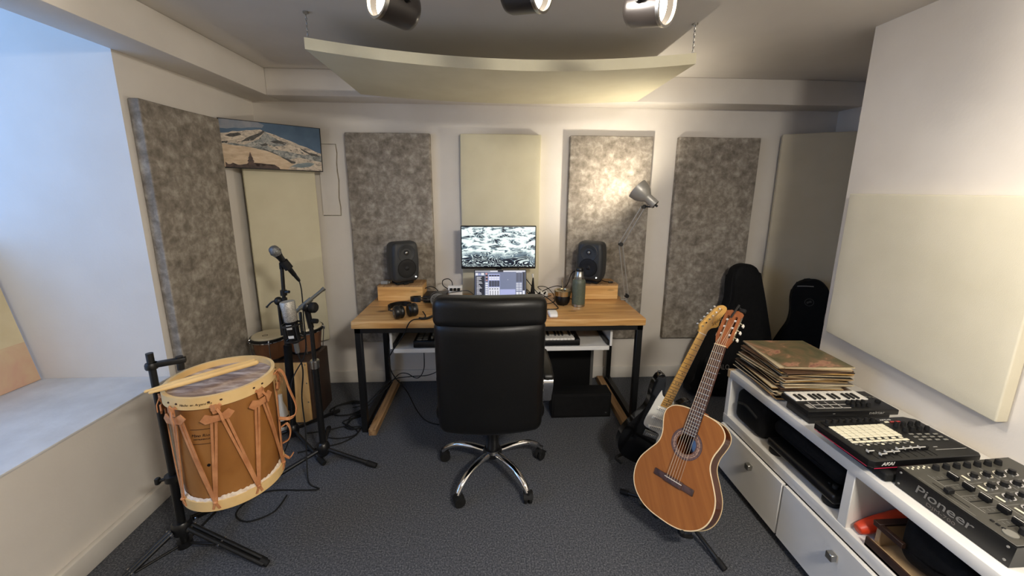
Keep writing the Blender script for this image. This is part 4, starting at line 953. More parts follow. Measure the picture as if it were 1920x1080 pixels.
PS = Vector((-1.262, 1.392, 0))
t = thing('drum_stand', 'black tripod stand with clamp holding the wooden drum by the window', 'stand', PS)
b = MB(); b.cyl(PS+Vector((0, 0, .075)), PS+Vector((0, 0, .900)), .0115, seg=20); b.cyl(PS+Vector((0, 0, .06)), PS+Vector((0, 0, .37)), .0145, seg=20); part('pole', b, 'black', t)
b = MB(); b.lathe([(.0115, .838), (.018, .838), (.020, .843), (.020, .856), (.017, .862), (.0115, .862)], PS); b.box(-.004, .10, -.012, .012, .842, .862, .003, 2, M=axes(PS, (.87, .49, 0), (-.49, .87, 0), (0, 0, 1))); b.cyl(PS+Vector((.070, .040, .815)), PS+Vector((.070, .040, .868)), .012, seg=14); part('clamp', b, 'black', t)
b = MB(); b.lathe([(.0155, .365), (.026, .365), (.026, .39), (.0155, .39)], PS); b.tube([PS+Vector((-.02, -.012, .378)), PS+Vector((-.036, -.02, .378))], .006, 8); b.box(PS.x-.048, PS.x-.032, PS.y-.030, PS.y-.012, .364, .392, .005, 2); part('wing_screw', b, 'black', t)
b = MB(); b.lathe([(.019, .125), (.032, .125), (.034, .135), (.034, .168), (.028, .176), (.019, .176)], PS); part('leg_collar', b, 'blackplastic', t)
b = MB(); b.lathe([(.019, .058), (.026, .058), (.026, .084), (.019, .084)], PS); part('brace_collar', b, 'blackplastic', t)
for a in (math.radians(-9), math.radians(-122), math.radians(80)):
    d = Vector((math.cos(a), math.sin(a), 0)); R_ = .345; tn = Vector((-d.y, d.x, 0))
    p0 = PS+d*.035+Vector((0, 0, .150)); p1 = PS+d*R_+Vector((0, 0, .014))
    b = MB(); b.cyl(p0+tn*.009, p1+tn*.009, .0085, seg=12); b.cyl(p0-tn*.009, p1-tn*.009, .0085, seg=12); lg = part('leg', b, 'black', t)
    b = MB(); dd = (p1-p0).normalized(); b.cyl(p1-dd*.02, p1+dd*.014, .0135, .012, 14); part('rubber_foot', b, 'rubber', lg)
    b = MB(); b.cyl(PS+d*.026+Vector((0, 0, .071)), p0+(p1-p0)*.42-Vector((0, 0, .012)), .0055, seg=10); part('brace', b, 'black', lg)
    b = MB()
    for f in (.02, .42): q = p0+(p1-p0)*f; b.cyl(q-tn*.020, q+tn*.020, .0050, seg=10)
    part('rivet', b, 'chrome', lg)

# ================================================================== microphone stands
def tripod(t, o, h, angs, R_, poles):
    o = Vector(o)
    b = MB(); b.lathe([(0, .045), (.022, .045), (.030, .060), (.034, .095), (.026, .118), (.016, .125), (0, .125)], o, seg=24); part('base_boss', b, 'blackplastic', t)
    for z0, z1, r, m in poles: b = MB(); b.cyl(o+Vector((0, 0, z0)), o+Vector((0, 0, z1)), r, seg=16); part('pole', b, m, t)
    for a in angs:
        a = math.radians(a); d = Vector((math.cos(a), math.sin(a), 0)); p0 = o+d*.02+Vector((0, 0, .082)); p1 = o+d*R_+Vector((0, 0, .016))
        b = MB(); b.cyl(p0, p1, .0105, seg=12); lg = part('leg', b, 'black', t)
        b = MB(); dd = (p1-p0).normalized(); b.cyl(p1-dd*.045, p1+dd*.010, .0145, .0135, 14); part('rubber_foot', b, 'rubber', lg)
B0 = Vector((-.938, 1.945, 0))
t = thing('boom_stand', 'black boom microphone stand with grey arm, nearer the desk', 'microphone stand', B0, None, 'microphone stands')
tripod(t, B0, .84, (-12, 108, 218), .30, [(.10, .60, .0165, 'black'), (.60, .80, .0105, 'black')])
b = MB(); b.cyl(B0+Vector((0, 0, .565)), B0+Vector((0, 0, .61)), .021, seg=16); b.cyl(B0+Vector((0, 0, .596)), B0+Vector((0, 0, .606)), .0225, seg=16); part('height_clutch', b, 'steel', t)
BJ = B0+Vector((-.008, -.01, .905))
b = MB(); b.cyl(B0+Vector((0, 0, .79)), BJ-Vector((0, 0, .01)), .014, seg=16); b.ball(BJ, .024, sc=(1, .9, 1.1)); part('boom_joint', b, 'blackplastic', t)
b = MB(); b.lathe([(0, 0), (.018, 0), (.027, .006), (.027, .026), (.020, .034), (0, .034)], BJ+Vector((.022, -.01, 0)), (1, -.15, 0), 20); part('joint_knob', b, 'rubber', t)
b = MB(); b.lathe([(0, 0), (.010, 0), (.013, .005), (.012, .03), (0, .03)], B0+Vector((.012, -.01, .83)), (1, -.2, 0), 16); part('joint_knob', b, 'rubber', t)
A0, A1 = Vector((-1.000, 1.905, .878)), Vector((-.872, 1.975, .988))
b = MB(); b.cyl(A0, A1, .0085, seg=14); b.cyl(A0+(A1-A0)*.22, A0+(A1-A0)*.60, .0125, seg=14); b.cyl(A0+(A1-A0)*.96, A1+(A1-A0)*.04, .0105, seg=14); part('boom_arm', b, 'boom', t)
# condenser microphone in its shock mount
CM = Vector((-.978, 1.845, .815)); cz_ = Vector((-.09, .0, .995)).normalized()
t = thing('studio_microphone', 'silver-topped studio microphone in a black shock mount on the boom stand', 'microphone', CM, None)
b = MB(); b.lathe([(0, .045), (.026, .045), (.029, .050), (.031, .10), (.034, .140), (.031, .147), (0, .150)], CM, cz_, 28); part('mic_grille', b, 'micsilver', t)
b = MB(); b.lathe([(0, -.065), (.018, -.065), (.026, -.055), (.0275, .040), (.029, .046), (0, .046)], CM, cz_, 28); part('mic_body', b, 'blackplastic', t)
b = MB()
for z in (-.048, .030): b.ring(.040, .046, z-.004, z+.004, CM, cz_, 32)
for k in range(4):
    a = PI/4+PI/2*k; x_, y_, d_ = frame_of(cz_); q = CM+(x_*math.cos(a)+y_*math.sin(a))*.044; b.cyl(q-cz_*.055, q+cz_*.040, .0035, seg=8)
    b.cyl(q+cz_*.03, CM+(x_*math.cos(a+.5)+y_*math.sin(a+.5))*.028+cz_*.012, .002, seg=6); b.cyl(q-cz_*.048, CM+(x_*math.cos(a+.5)+y_*math.sin(a+.5))*.028-cz_*.03, .002, seg=6)
b.cyl(CM+cz_*-.01+Vector((.042, 0, 0)), A0+Vector((.03, .01, .004)), .007, seg=10); part('shock_mount', b, 'black', t)
b = MB(); b.box(-.013, .013, .012, .034, .0284, .0296, M=axes(CM, (1, 0, .09), cz_, Vector((.0, -1, 0)))); b.box(-.013, .013, -.034, -.020, .0280, .0292, M=axes(CM, (1, 0, .09), cz_, Vector((.0, -1, 0)))); part('mic_marking', b, 'whiteink', t)
b = MB(); b.lathe([(0, -.120), (.010, -.120), (.0115, -.112), (.0115, -.066), (0, -.066)], CM, cz_, 18); part('cable_plug', b, 'gpc', t)
# straight stand with the vocal microphone
S0 = Vector((-1.190, 2.125, 0)); ST = S0+Vector((.042, 0, 0))
t = thing('microphone_stand', 'black upright microphone stand behind the drum, carrying the vocal microphone', 'microphone stand', S0, None, 'microphone stands')
tripod(t, S0, 1.1, (-39, 65, 195), .33, [])
SL = lambda z, dx=0, dy=0: S0+Vector((.042*z/1.1+dx, dy, z))
for z0, z1, r in ((.10, .90, .0155), (.90, 1.105, .0095)): b = MB(); b.cyl(SL(z0), SL(z1), r, seg=16); part('pole', b, 'black', t)
b = MB(); b.cyl(SL(.22), SL(.62), .021, seg=16); part('foam_sleeve', b, 'nylon', t)
b = MB(); b.cyl(SL(.915), SL(.945), .017, seg=16); b.cyl(SL(.935, .01, -.005), SL(.937, .035, -.008), .008, seg=12); part('height_clutch', b, 'blackplastic', t)
b = MB(); q = SL(.885, -.026, -.01); b.ball(q, .022, sc=(1, 1, 1.1)); b.tube(catmull([q+Vector((-.014, -.004, .004)), q+Vector((-.034, -.008, -.004)), q+Vector((-.056, -.012, -.026))], 5), .0045, 8); b.ball(q+Vector((-.058, -.013, -.029)), .0065, seg=10); b.cyl(q-Vector((0, 0, .20)), q, .0085, seg=12); part('folded_boom', b, 'black', t)
VM = Vector((-1.116, 2.100, 1.100)); vd = Vector((-.36, -.34, .87)).normalized()
b = MB(); b.cyl(SL(1.065), SL(1.098), .012, seg=14); b.ring(.0165, .022, -.034, .016, VM, vd, 24); b.cyl(SL(1.09), VM-vd*.012, .009, seg=12); part('mic_clip', b, 'rubber', t)
t = thing('vocal_microphone', 'black handheld microphone with grey ball grille on the upright stand', 'microphone', VM-vd*.08)
b = MB(); b.lathe([(0, -.085), (.010, -.085), (.0115, -.080), (.0165, .040), (.019, .052), (.021, .060), (0, .060)], VM, vd, 24); part('mic_handle', b, 'blackplastic', t)
b = MB(); b.lathe([(0, .058), (.021, .058), (.0255, .072), (.0265, .083), (.0245, .098), (.018, .108), (.008, .113), (0, .114)], VM, vd, 28); part('ball_grille', b, 'grille', t)
b = MB(); b.ring(.0245, .0280, .074, .081, VM, vd, 28); part('grille_band', b, 'boom', t)
b = MB(); b.lathe([(0, -.125), (.0065, -.125), (.009, -.112), (.0098, -.085), (0, -.085)], VM, vd, 18); part('cable_plug', b, 'black', t)
e_ = VM-vd*.122
cable('black microphone lead hanging from the vocal microphone down to the carpet', [e_, e_+Vector((.012, -.01, -.06)), e_+Vector((.018, -.03, -.20)), e_+Vector((.022, -.06, -.40)), (-1.10, 2.00, .45), (-1.11, 1.97, .20), (-1.17, 1.93, .03), (-1.23, 1.90, .006), (-1.28, 1.83, .006), (-1.25, 1.76, .006)], .0034)
e_ = CM-cz_*.12
cable('black lead looping from the studio microphone across the carpet', [e_, e_+Vector((.010, .01, -.10)), (-.998, 1.895, .42), (-.990, 1.880, .25), (-.985, 1.855, .12), (-.95, 1.78, .010), (-.88, 1.735, .006), (-.95, 1.73, .006), (-1.10, 1.735, .006), (-1.18, 1.70, .006), (-1.20, 1.60, .006), (-1.12, 1.55, .006), (-1.03, 1.60, .006), (-1.02, 1.70, .006)], .0036)

# ================================================================== cajon and bongos
t = thing('cajon', 'box drum with pale birch front and dark sides on the carpet behind the stands', 'drum', (-1.295, 2.435, 0))
b = MB(); b.box(-1.450, -1.142, 2.312, 2.57, .012, .432, .006, 2); part('cajon_body', b, 'cajonside', t)
b = MB(); b.box(-1.446, -1.162, 2.300, 2.313, .016, .428, .004, 2); part('front_plate', b, 'birch', t)
b = MB()
for x in (-1.436, -1.172):
    for z in (.03, .16, .29, .415): b.cyl((x, 2.3005, z), (x, 2.2985, z), .0045, seg=10)
part('screw', b, 'steel', t)
b = MB()
for x in (-1.42, -1.17):
    for y in (2.34, 2.54): b.cyl((x, y, 0), (x, y, .013), .016, seg=12)
part('rubber_foot', b, 'rubber', t)
t = thing('banded_bottle', 'slim white bottle with black bands on the carpet in front of the box drum', 'bottle', (-1.322, 2.262, 0))
b = MB(); b.lathe([(0, 0), (.030, 0), (.033, .006), (.033, .10), (.028, .14), (.013, .19), (.012, .235), (0, .236)], (-1.322, 2.262, 0), seg=28); part('bottle_body', b, 'whiteplastic', t)
b = MB(); b.ring(.0325, .0335, .030, .072, (-1.322, 2.262, 0), seg=28); part('black_band', b, 'rubber', t)
b = MB(); b.ring(.0325, .0335, .082, .094, (-1.322, 2.262, 0), seg=28); part('black_band', b, 'rubber', t)
t = thing('bongo_pair', 'pair of brown bongos with pale skins standing on the box drum', 'bongos', (-1.345, 2.44, .434))
for (cx, cy, r, z0, z1) in ((-1.412, 2.375, .095, .434, .590), (-1.255, 2.505, .108, .434, .598)):
    b = MB(); b.lathe([(r*.80, z0), (r*.83, z0), (r*.97, z1-.03), (r, z1-.012), (r-.01, z1-.012), (r*.80, z0)], (cx, cy, 0), seg=44); sh = part('bongo_shell', b, 'bongowood', t)
    b = MB(); b.lathe([(r, z1-.012), (r+.001, z1-.004), (r-.006, z1+.004), (r*.6, z1+.006), (0, z1+.006)], (cx, cy, 0), seg=44); part('skin', b, 'bongoskin', sh)
    b = MB(); b.ring(r, r+.010, z1-.022, z1-.006, (cx, cy, 0), seg=44); part('rim', b, 'blackplastic', sh)
    b = MB(); b.ring(r+.001, r+.008, z1-.028, z1-.0225, (cx, cy, 0), seg=44); part('rim_band', b, 'chrome', sh)
    b = MB(); b.ring(r*.80, r*.86, z0-.002, z0+.014, (cx, cy, 0), seg=44); part('bottom_ring', b, 'blackplastic', sh)
    for k in range(5):
        a = math.radians(-62+72*k); d = Vector((math.cos(a), math.sin(a), 0)); c_ = Vector((cx, cy, 0))
        b = MB(); b.cyl(c_+d*(r+.013)+Vector((0, 0, z1-.020)), c_+d*(r*.88+.010)+Vector((0, 0, z0+.008)), .003, seg=8); b.tube(catmull([c_+d*(r+.004)+Vector((0, 0, z1-.006)), c_+d*(r+.016)+Vector((0, 0, z1-.010)), c_+d*(r+.015)+Vector((0, 0, z1-.03))], 4), .004, 8); part('tuning_rod', b, 'chrome', sh)
    b = MB(); b.ring(.012, .016, 0, .0006, (cx-.005, cy-.03, z1+.0058), seg=24); b.box(cx-.014, cx+.004, cy-.032, cy-.028, z1+.0060, z1+.0064); part('skin_badge', b, 'ink', sh)
b = MB(); b.box(-1.372, -1.305, 2.405, 2.470, .465, .555, .006, 2, M=Matrix()); part('joining_block', b, 'bongowood', t)

# ================================================================== guitars
def scaled(T0, Rm, s, C=Vector((0, 0, 1.5))):
    o = C+(Vector(T0)-C)*s; X, Y, Z = [Vector(Rm[i][j] for i in range(3)) for j in range(3)]
    X.normalize(); Y = (Y-X*X.dot(Y)).normalized(); Z = X.cross(Y)
    return axes(o, X, Y, Z) @ Matrix.Scale(s, 4)
# --- nylon-string guitar: origin at the bridge, y up the neck, z out of the face
GS = .945
GT = scaled((.807, 1.453, .226), ((.575, .421, -.702), (-.818, .315, -.481), (.018, .851, .525)), GS)
t = thing('classical_guitar', 'orange-topped nylon-string guitar leaning on a stand beside the white cabinet', 'guitar', GT @ Vector((0, -.165, -.05)))
half = [(-.165, 0), (-.163, .05), (-.15, .10), (-.12, .145), (-.08, .172), (-.03, .182), (.02, .175), (.07, .150), (.115, .124), (.145, .1165), (.18, .119), (.22, .131), (.255, .138), (.285, .131), (.31, .105), (.322, .06), (.325, 0)]
hp_ = catmull([(w_, y, 0) for y, w_ in half], 4)
out = [(p.x, p.y) for p in hp_]+[(-p.x, p.y) for p in hp_[-2:0:-1]]
# soundboard with a real round hole
bm = bmesh.new(); vo = [bm.verts.new((x, y, 0)) for x, y in out]; HC_ = (0, .172); vh = [bm.verts.new((HC_[0]+.043*math.cos(2*PI*i/48), HC_[1]+.043*math.sin(2*PI*i/48), 0)) for i in range(48)]
eo = [bm.edges.new((vo[i], vo[(i+1) % len(vo)])) for i in range(len(vo))]+[bm.edges.new((vh[i], vh[(i+1) % 48])) for i in range(48)]
bmesh.ops.triangle_fill(bm, edges=eo, use_beauty=True)
bad = [f for f in bm.faces if (f.calc_center_median().xy-Vector(HC_)).length < .036]
bmesh.ops.delete(bm, geom=bad, context='FACES')
g = bmesh.ops.extrude_face_region(bm, geom=bm.faces[:]); bmesh.ops.translate(bm, verts=[v for v in g['geom'] if isinstance(v, bmesh.types.BMVert)], vec=(0, 0, -.003)); bmesh.ops.recalc_face_normals(bm, faces=bm.faces[:])
b = MB(); b.frombm(bm, M=GT); part('soundboard', b, 'cedar', t, angle=30)
b = MB(); n = len(out); vs = [(x, y, 0) for x, y in out]+[(x, y, -.094+.010*(y+.165)/.49) for x, y in out]+[(x*.975, y*.975+.002, -.002) for x, y in out]+[(x*.975, y*.975+.002, -.090) for x, y in out]
fs = [(i, n+i, n+(i+1) % n, (i+1) % n) for i in range(n)]+[(2*n+i, 2*n+(i+1) % n, 3*n+(i+1) % n, 3*n+i) for i in range(n)]+[tuple(n+i for i in range(n))[::-1], tuple(3*n+i for i in range(n))]
b.add(vs, fs, M=GT @ Matrix.Translation((0, 0, -.0015))); b.mi = [0]*n+[1]*n+[0, 1]; part('sides_and_back', b, ['mahogany', 'rawwood'], t)
b = MB(); b.tube([GT @ Vector((x*1.001, y*1.001, -.0012)) for x, y in out], .0026, 6, closed=True); part('binding', b, 'binding', t)
b = MB(); b.tube([GT @ Vector((x*1.001, y*1.001, -.094+.010*(y+.165)/.49)) for x, y in out], .0018, 6, closed=True); part('back_binding', b, 'binding', t)
b = MB(); MO = GT @ Matrix.Translation((0, .172, 0))
for r0, r1, k in ((.0445, .0475, 0), (.0475, .0515, 1), (.0515, .0530, 0), (.0530, .060, 2), (.060, .0640, 0), (.0640, .0650, 1), (.0650, .0690, 0)): b.ring(r0, r1, -.0005, .0006, (0, 0, 0), (0, 0, 1), 64, k, MO)
for i in range(60): a = 2*PI*i/60; b.box(-.0012, .0012, .0522, .0592, .0005, .0009, mi=1, M=MO @ Matrix.Rotation(a, 4, 'Z'))
part('rosette', b, ['rosewood', 'rosette_tan', 'rosette_tan'], t)
b = MB(); b.box(-.092, .092, -.014, .014, 0, .006, .003, 2, M=GT); b.box(-.042, .042, -.016, .016, 0, .010, .003, 2, M=GT); bridge = part('bridge', b, 'rosewood', t)
b = MB(); b.box(-.040, .040, .003, .006, .009, .013, .001, 1, M=GT); part('saddle', b, 'ivory', bridge)
# neck, fingerboard, frets, nut
def nw(y): return .026+(.031-.026)*(.65-y)/.45     # half width of the board
b = MB(); b.prism([(-nw(.205), .208), (nw(.205), .214), (.026, .65), (-.026, .65)], .0005, .0065, M=GT); fb = part('fingerboard', b, 'rosewood', t)
for k in range(1, 20):
    y = .65*2**(-k/12)
    if y < .216: break
    b = MB(); w_ = nw(y)-.0004; b.cyl(GT @ Vector((-w_, y, .0066)), GT @ Vector((w_, y, .0066)), .0011, seg=8); part('fret', b, 'brass', fb)
b = MB(); b.box(-.026, .026, .650, .655, 0, .0095, .001, 1, M=GT); part('nut', b, 'binding', t)
vs = []; fs = []; SG = 9
for i in range(9):
    y = .655-(.655-.318)*i/8; w_ = nw(y)
    for k in range(SG): a = PI+PI*k/(SG-1); vs.append((w_*math.cos(a), y, .001+.022*math.sin(a)*(1+.1*i/8)))
for i in range(8):
    for k in range(SG-1): fs.append((i*SG+k, i*SG+k+1, (i+1)*SG+k+1, (i+1)*SG+k))
fs += [tuple(range(SG)), tuple(8*SG+k for k in range(SG))[::-1]] + [(i*SG, (i+1)*SG, (i+1)*SG+SG-1, i*SG+SG-1) for i in range(8)]
b = MB(); b.add(vs, fs, M=GT); b.box(-.022, .022, .296, .335, -.088, -.004, .008, 2, M=GT); part('neck', b, 'headwood', t)
# slotted headstock, tipped back
HT = GT @ Matrix.Translation((0, .654, 0)) @ Matrix.Rotation(math.radians(-9), 4, 'X')
bm = bmesh.new(); ol = [(-.026, 0), (-.028, .012), (-.037, .042), (-.037, .186), (-.014, .194), (0, .190), (.014, .194), (.037, .186), (.037, .042), (.028, .012), (.026, 0)]
hv = [bm.verts.new((x, y, 0)) for x, y in ol]; ed = [bm.edges.new((hv[i], hv[(i+1) % len(hv)])) for i in range(len(hv))]
for sx_ in (-1, 1):
    sl = [(sx_*.018+.0065*math.cos(a), (.155 if math.sin(a) > 0 else .050)+.0065*math.sin(a), 0) for a in [2*PI*(i+.5)/16 for i in range(16)]]
    sv = [bm.verts.new(p) for p in sl]; ed += [bm.edges.new((sv[i], sv[(i+1) % 16])) for i in range(16)]
bmesh.ops.triangle_fill(bm, edges=ed, use_beauty=True)
bmesh.ops.delete(bm, geom=[f for f in bm.faces if abs(abs(f.calc_center_median().x)-.018) < .0064 and .048 < f.calc_center_median().y < .158 and all(abs(abs(v.co.x)-.018) < .0066 and .04 < v.co.y < .165 for v in f.verts)], context='FACES')
g = bmesh.ops.extrude_face_region(bm, geom=bm.faces[:]); bmesh.ops.translate(bm, verts=[v for v in g['geom'] if isinstance(v, bmesh.types.BMVert)], vec=(0, 0, -.019)); bmesh.ops.recalc_face_normals(bm, faces=bm.faces[:])
b = MB(); b.frombm(bm, M=HT); part('headstock', b, 'headwood', t, angle=30)
for sg in (-1, 1):
    b = MB(); b.box(sg*.037, sg*.0395, .040, .165, -.016, -.003, .001, 1, M=HT); plate = part('tuner_plate', b, 'brass', t)
    for k in range(3):
        y = .064+.039*k
        b = MB(); b.cyl(HT @ Vector((sg*.010, y, -.009)), HT @ Vector((sg*.0265, y, -.009)), .0050, seg=14); part('string_roller', b, 'ivory', t)
        b = MB(); b.tube([HT @ Vector(q_) for q_ in ((sg*.038, y-.006, -.008), (sg*.044, y-.006, -.012), (sg*.045, y-.006, -.026))], .0022, 8); part('tuner_shaft', b, 'brass', plate)
        b = MB(); b.rbox((sg*.046, y-.006, -.034), (.0045, .0080, .0095), .0040, 4, M=HT); part('tuner_button', b, 'ivory', plate, angle=60)
for i in range(6):
    x0, x1 = -.029+.0116*i, -.0215+.0086*i
    k = [0, 1, 2, 2, 1, 0][i]; sg = -1 if i < 3 else 1; end = HT @ Vector((sg*(.014+.0015*(i % 3)), .062+.039*k, -.0045))
    b = MB(); b.tube([GT @ Vector((x0, -.006, .004)), GT @ Vector((x0, .0045, .0132)), GT @ Vector((x1, .6525, .0102)), end], .0007+.00010*(5-i)*(1 if i < 3 else .6), 6); part('string', b, 'string', t)
b = MB(); b.tube(catmull([HT @ Vector((-.004, .150, .004)), HT @ Vector((.004, .185, .008)), HT @ Vector((.012, .222, .010))], 4), .0042, 8)
tn_ = thing('clip_tuner', 'small black tuner clipped on the orange guitar headstock', 'tuner', HT @ Vector((.004, .19, 0))); part('clip_arm', b, 'blackplastic', tn_)
b = MB(); b.box(.010, .040, .196, .216, -.024, -.006, .004, 2, M=HT); b.cyl(HT @ Vector((.018, .205, -.008)), HT @ Vector((.012, .214, .008)), .004, seg=8); part('clip_body', b, 'rubber', tn_)
# stand for it
gb = GT @ Vector((0, -.10, -.110)); SC_ = Vector((.845, 1.452, 0))
t = thing('guitar_stand', 'low black tripod guitar stand under the orange guitar', 'guitar stand', SC_, None, 'guitar stands')
hub = SC_+Vector((0, 0, .085))
for p in ((.927, 1.235, .012), (.655, 1.64, .012), (1.05, 1.60, .012)):
    p = Vector(p); dd = (p-hub).normalized()
    b = MB(); b.cyl(hub, p, .0088, seg=12); lg = part('leg', b, 'black', t)
    b = MB(); b.cyl(p-dd*.03, p+dd*.012, .0125, seg=12); part('rubber_foot', b, 'rubber', lg)
b = MB(); b.cyl(SC_+Vector((0, 0, .06)), SC_+Vector((.012, .014, .12)), .016, seg=14); top = Vector((.958, 1.515, .44)); b.tube(catmull([SC_+Vector((.01, .012, .11)), SC_+Vector((.055, .030, .24)), top], 6), .009, 10); part('upright', b, 'black', t)
GX = Vector((GT[0][0], GT[1][0], GT[2][0])).normalized(); GZ = Vector((GT[0][2], GT[1][2], GT[2][2])).normalized(); GY = Vector((GT[0][1], GT[1][1], GT[2][1])).normalized()
bt = GT @ Vector((0, -.158, -.10))
for sg in (-1, 1):
    w_ = GT @ Vector((sg*.10, -.152, -.108)); b = MB(); b.tube(catmull([hub+Vector((0, 0, .02)), bt-GY*.030+GX*sg*.05, w_-GY*.024, w_-GY*.020+GZ*.075, w_-GY*.004+GZ*.112], 6), .0075, 10); part('support_arm', b, 'rubber', t)

# --- electric guitar: origin at the nut, y up the headstock, z out of the face
ET = scaled((1.159, 1.944, .728), ((.920, .391, -.014), (-.033, .041, -.999), (-.390, .919, .051)), .918)
t = thing('electric_guitar', 'black electric guitar with white pickguard and maple neck behind the orange guitar', 'guitar', ET @ Vector((0, -.83, -.03)))
bo = [(-95, -293), (-112, -306), (-119, -345), (-115, -400), (-101, -455), (-98, -500), (-112, -550), (-137, -610), (-157, -670), (-161, -725), (-148, -780), (-108, -822), (-45, -840), (25, -840), (92, -826), (140, -788), (160, -730), (154, -675), (130, -615), (112, -565), (111, -525), (127, -475), (141, -430), (139, -398), (124, -383), (104, -386), (82, -412), (60, -436), (34, -440), (28, -412), (-28, -412), (-40, -385), (-60, -330), (-80, -299)]
bo = [(p.x, p.y) for p in catmull([(x/1000, y/1000, 0) for x, y in bo], 4, True)]
b = MB(); b.prism(bo, -.050, -.006, M=ET, b=.006); part('guitar_body', b, 'gloss_black', t, angle=50)
pg = [(-.060, -.385), (-.052, -.398), (-.030, -.416), (.030, -.416), (.05, -.445), (.082, -.430), (.100, -.425), (.104, -.46), (.088, -.53), (.094, -.585), (.125, -.66), (.118, -.70), (.07, -.715), (.046, -.665), (.040, -.628), (-.044, -.618), (-.072, -.590), (-.070, -.50), (-.068, -.44)]
pg = [(p.x, p.y) for p in catmull([(x, y, 0) for x, y in pg], 3, True)]
b = MB(); b.prism(pg, -.0062, -.0036, M=ET, b=.0008); pgo = part('pickguard', b, 'pickguard', t)
for yy, rot in ((-.486, 0), (-.548, 0), (-.602, math.radians(9))):
    PM = ET @ Matrix.Translation((0, yy, -.0036)) @ Matrix.Rotation(rot, 4, 'Z')
    b = MB(); b.rbox((0, 0, .003), (.041, .0095, .004), .0035, 4, M=PM); pu = part('pickup', b, 'ivory', t, angle=60)
    for i in range(6): b = MB(); b.cyl(PM @ Vector((-.026+.0104*i, 0, .006)), PM @ Vector((-.026+.0104*i, 0, .0082)), .0026, seg=10); part('pole_piece', b, 'gpc', pu)
b = MB(); b.box(-.043, .043, -.668, -.632, -.006, -.002, .001, 1, M=ET); br = part('bridge_plate', b, 'steel', t)
for i in range(6): b = MB(); b.box(-.031+.0105*i, -.0225+.0105*i, -.664, -.645, -.002, .005, .0015, 1, M=ET); part('saddle', b, 'steel', br)
for x, y in ((.055, -.60), (.078, -.635), (.098, -.672)): b = MB(); b.lathe([(.011, -.004), (.0125, -.002), (.009, .009), (0, .010)], (x, y, -.0036), seg=20, M=ET); part('control_knob', b, 'ivory', t)
b = MB(); vs = []; fs = []
def ew(y): return .021+.0070*(-y)/.47
for i in range(11):
    y = -.470*i/10; w_ = ew(y)
    for k in range(9): a = PI+PI*k/8; vs.append((w_*math.cos(a), y, -.004+(.018+.006*i/10)*math.sin(a)))
for i in range(10):
    for k in range(8): fs.append((i*9+k, i*9+k+1, (i+1)*9+k+1, (i+1)*9+k))
fs += [tuple(range(9)), tuple(90+k for k in range(9))[::-1]]+[(i*9, (i+1)*9, (i+1)*9+8, i*9+8) for i in range(10)]
b.add(vs, fs, M=ET); b.prism([(-ew(-.47), -.470), (ew(-.47), -.470), (.021, 0), (-.021, 0)], -.0045, -.0005, M=ET, b=.001); nk = part('neck', b, 'maple', t)
for k in range(1, 22):
    y = -.648*(1-2**(-k/12)); w_ = ew(y)-.0003
    b = MB(); b.box(-w_, w_, y-.0013, y+.0013, -.001, .0004, M=ET); part('fret', b, 'rosewood', nk)
for k in (3, 5, 7, 9, 12, 15, 17, 19, 21):
    y = -.648*(1-2**(-(k-.5)/12))
    b = MB()
    for x in ((-.009, .009) if k == 12 else (0,)): b.cyl(ET @ Vector((x, y, -.002)), ET @ Vector((x, y, 0)), .0032, seg=14)
    part('inlay_dot', b, 'blackplastic', nk)
hs = [(-21, 0), (-23, 12), (-35, 30), (-38, 52), (-35, 100), (-31, 150), (-24, 174), (-6, 187), (14, 184), (27, 170), (30, 148), (33, 120), (42, 92), (51, 74), (50, 62), (42, 56), (31, 50), (24, 34), (21, 12), (21, 0)]
hs = [(p.x, p.y) for p in catmull([((x+.27*max(0, y-25))/1000, y/1000, 0) for x, y in hs], 3, True)]
b = MB(); b.prism(hs, -.018, -.004, M=ET, b=.0015); part('headstock', b, 'maple', t)
b = MB(); b.box(-.021, .021, -.002, .0015, -.004, .003, .0008, 1, M=ET); part('nut', b, 'ivory', t)
for k in range(6):
    y = .040+.0245*k; x = -.026+.0016*k+.27*(y-.025)
    b = MB(); b.cyl(ET @ Vector((x, y, -.005)), ET @ Vector((x, y, .006)), .0042, seg=14); b.cyl(ET @ Vector((x-.018, y, -.012)), ET @ Vector((x-.006, y, -.012)), .0025, seg=8); b.rbox((x-.023, y, -.012), (.0065, .0055, .004), .003, 4, M=ET); part('tuning_peg', b, 'chrome', t, angle=60)
    b = MB(); xs = -.0175+.0070*k; b.tube([ET @ Vector((-.026+.0105*k, -.648, .005)), ET @ Vector((xs, 0, .0036)), ET @ Vector((x, y, .002))], .0005, 5); part('string', b, 'steel', t)
b = MB(); b.text('Squier', .026, ET @ Matrix.Translation((.042, .092, -.0036)) @ Matrix.Rotation(math.radians(60), 4, 'Z'), .0004, shear=.3); part('headstock_lettering', b, 'ink', t, smooth=False)
b = MB(); b.text('STRATOCASTER', .0075, ET @ Matrix.Translation((.030, .140, -.0036)) @ Matrix.Rotation(math.radians(70), 4, 'Z'), .0004, shear=.3); part('headstock_lettering', b, 'ink', t, smooth=False)
b = MB(); b.cyl(ET @ Vector((-.110, -.296, -.028)), ET @ Vector((-.116, -.286, -.028)), .007, seg=14); part('strap_button', b, 'chrome', t)
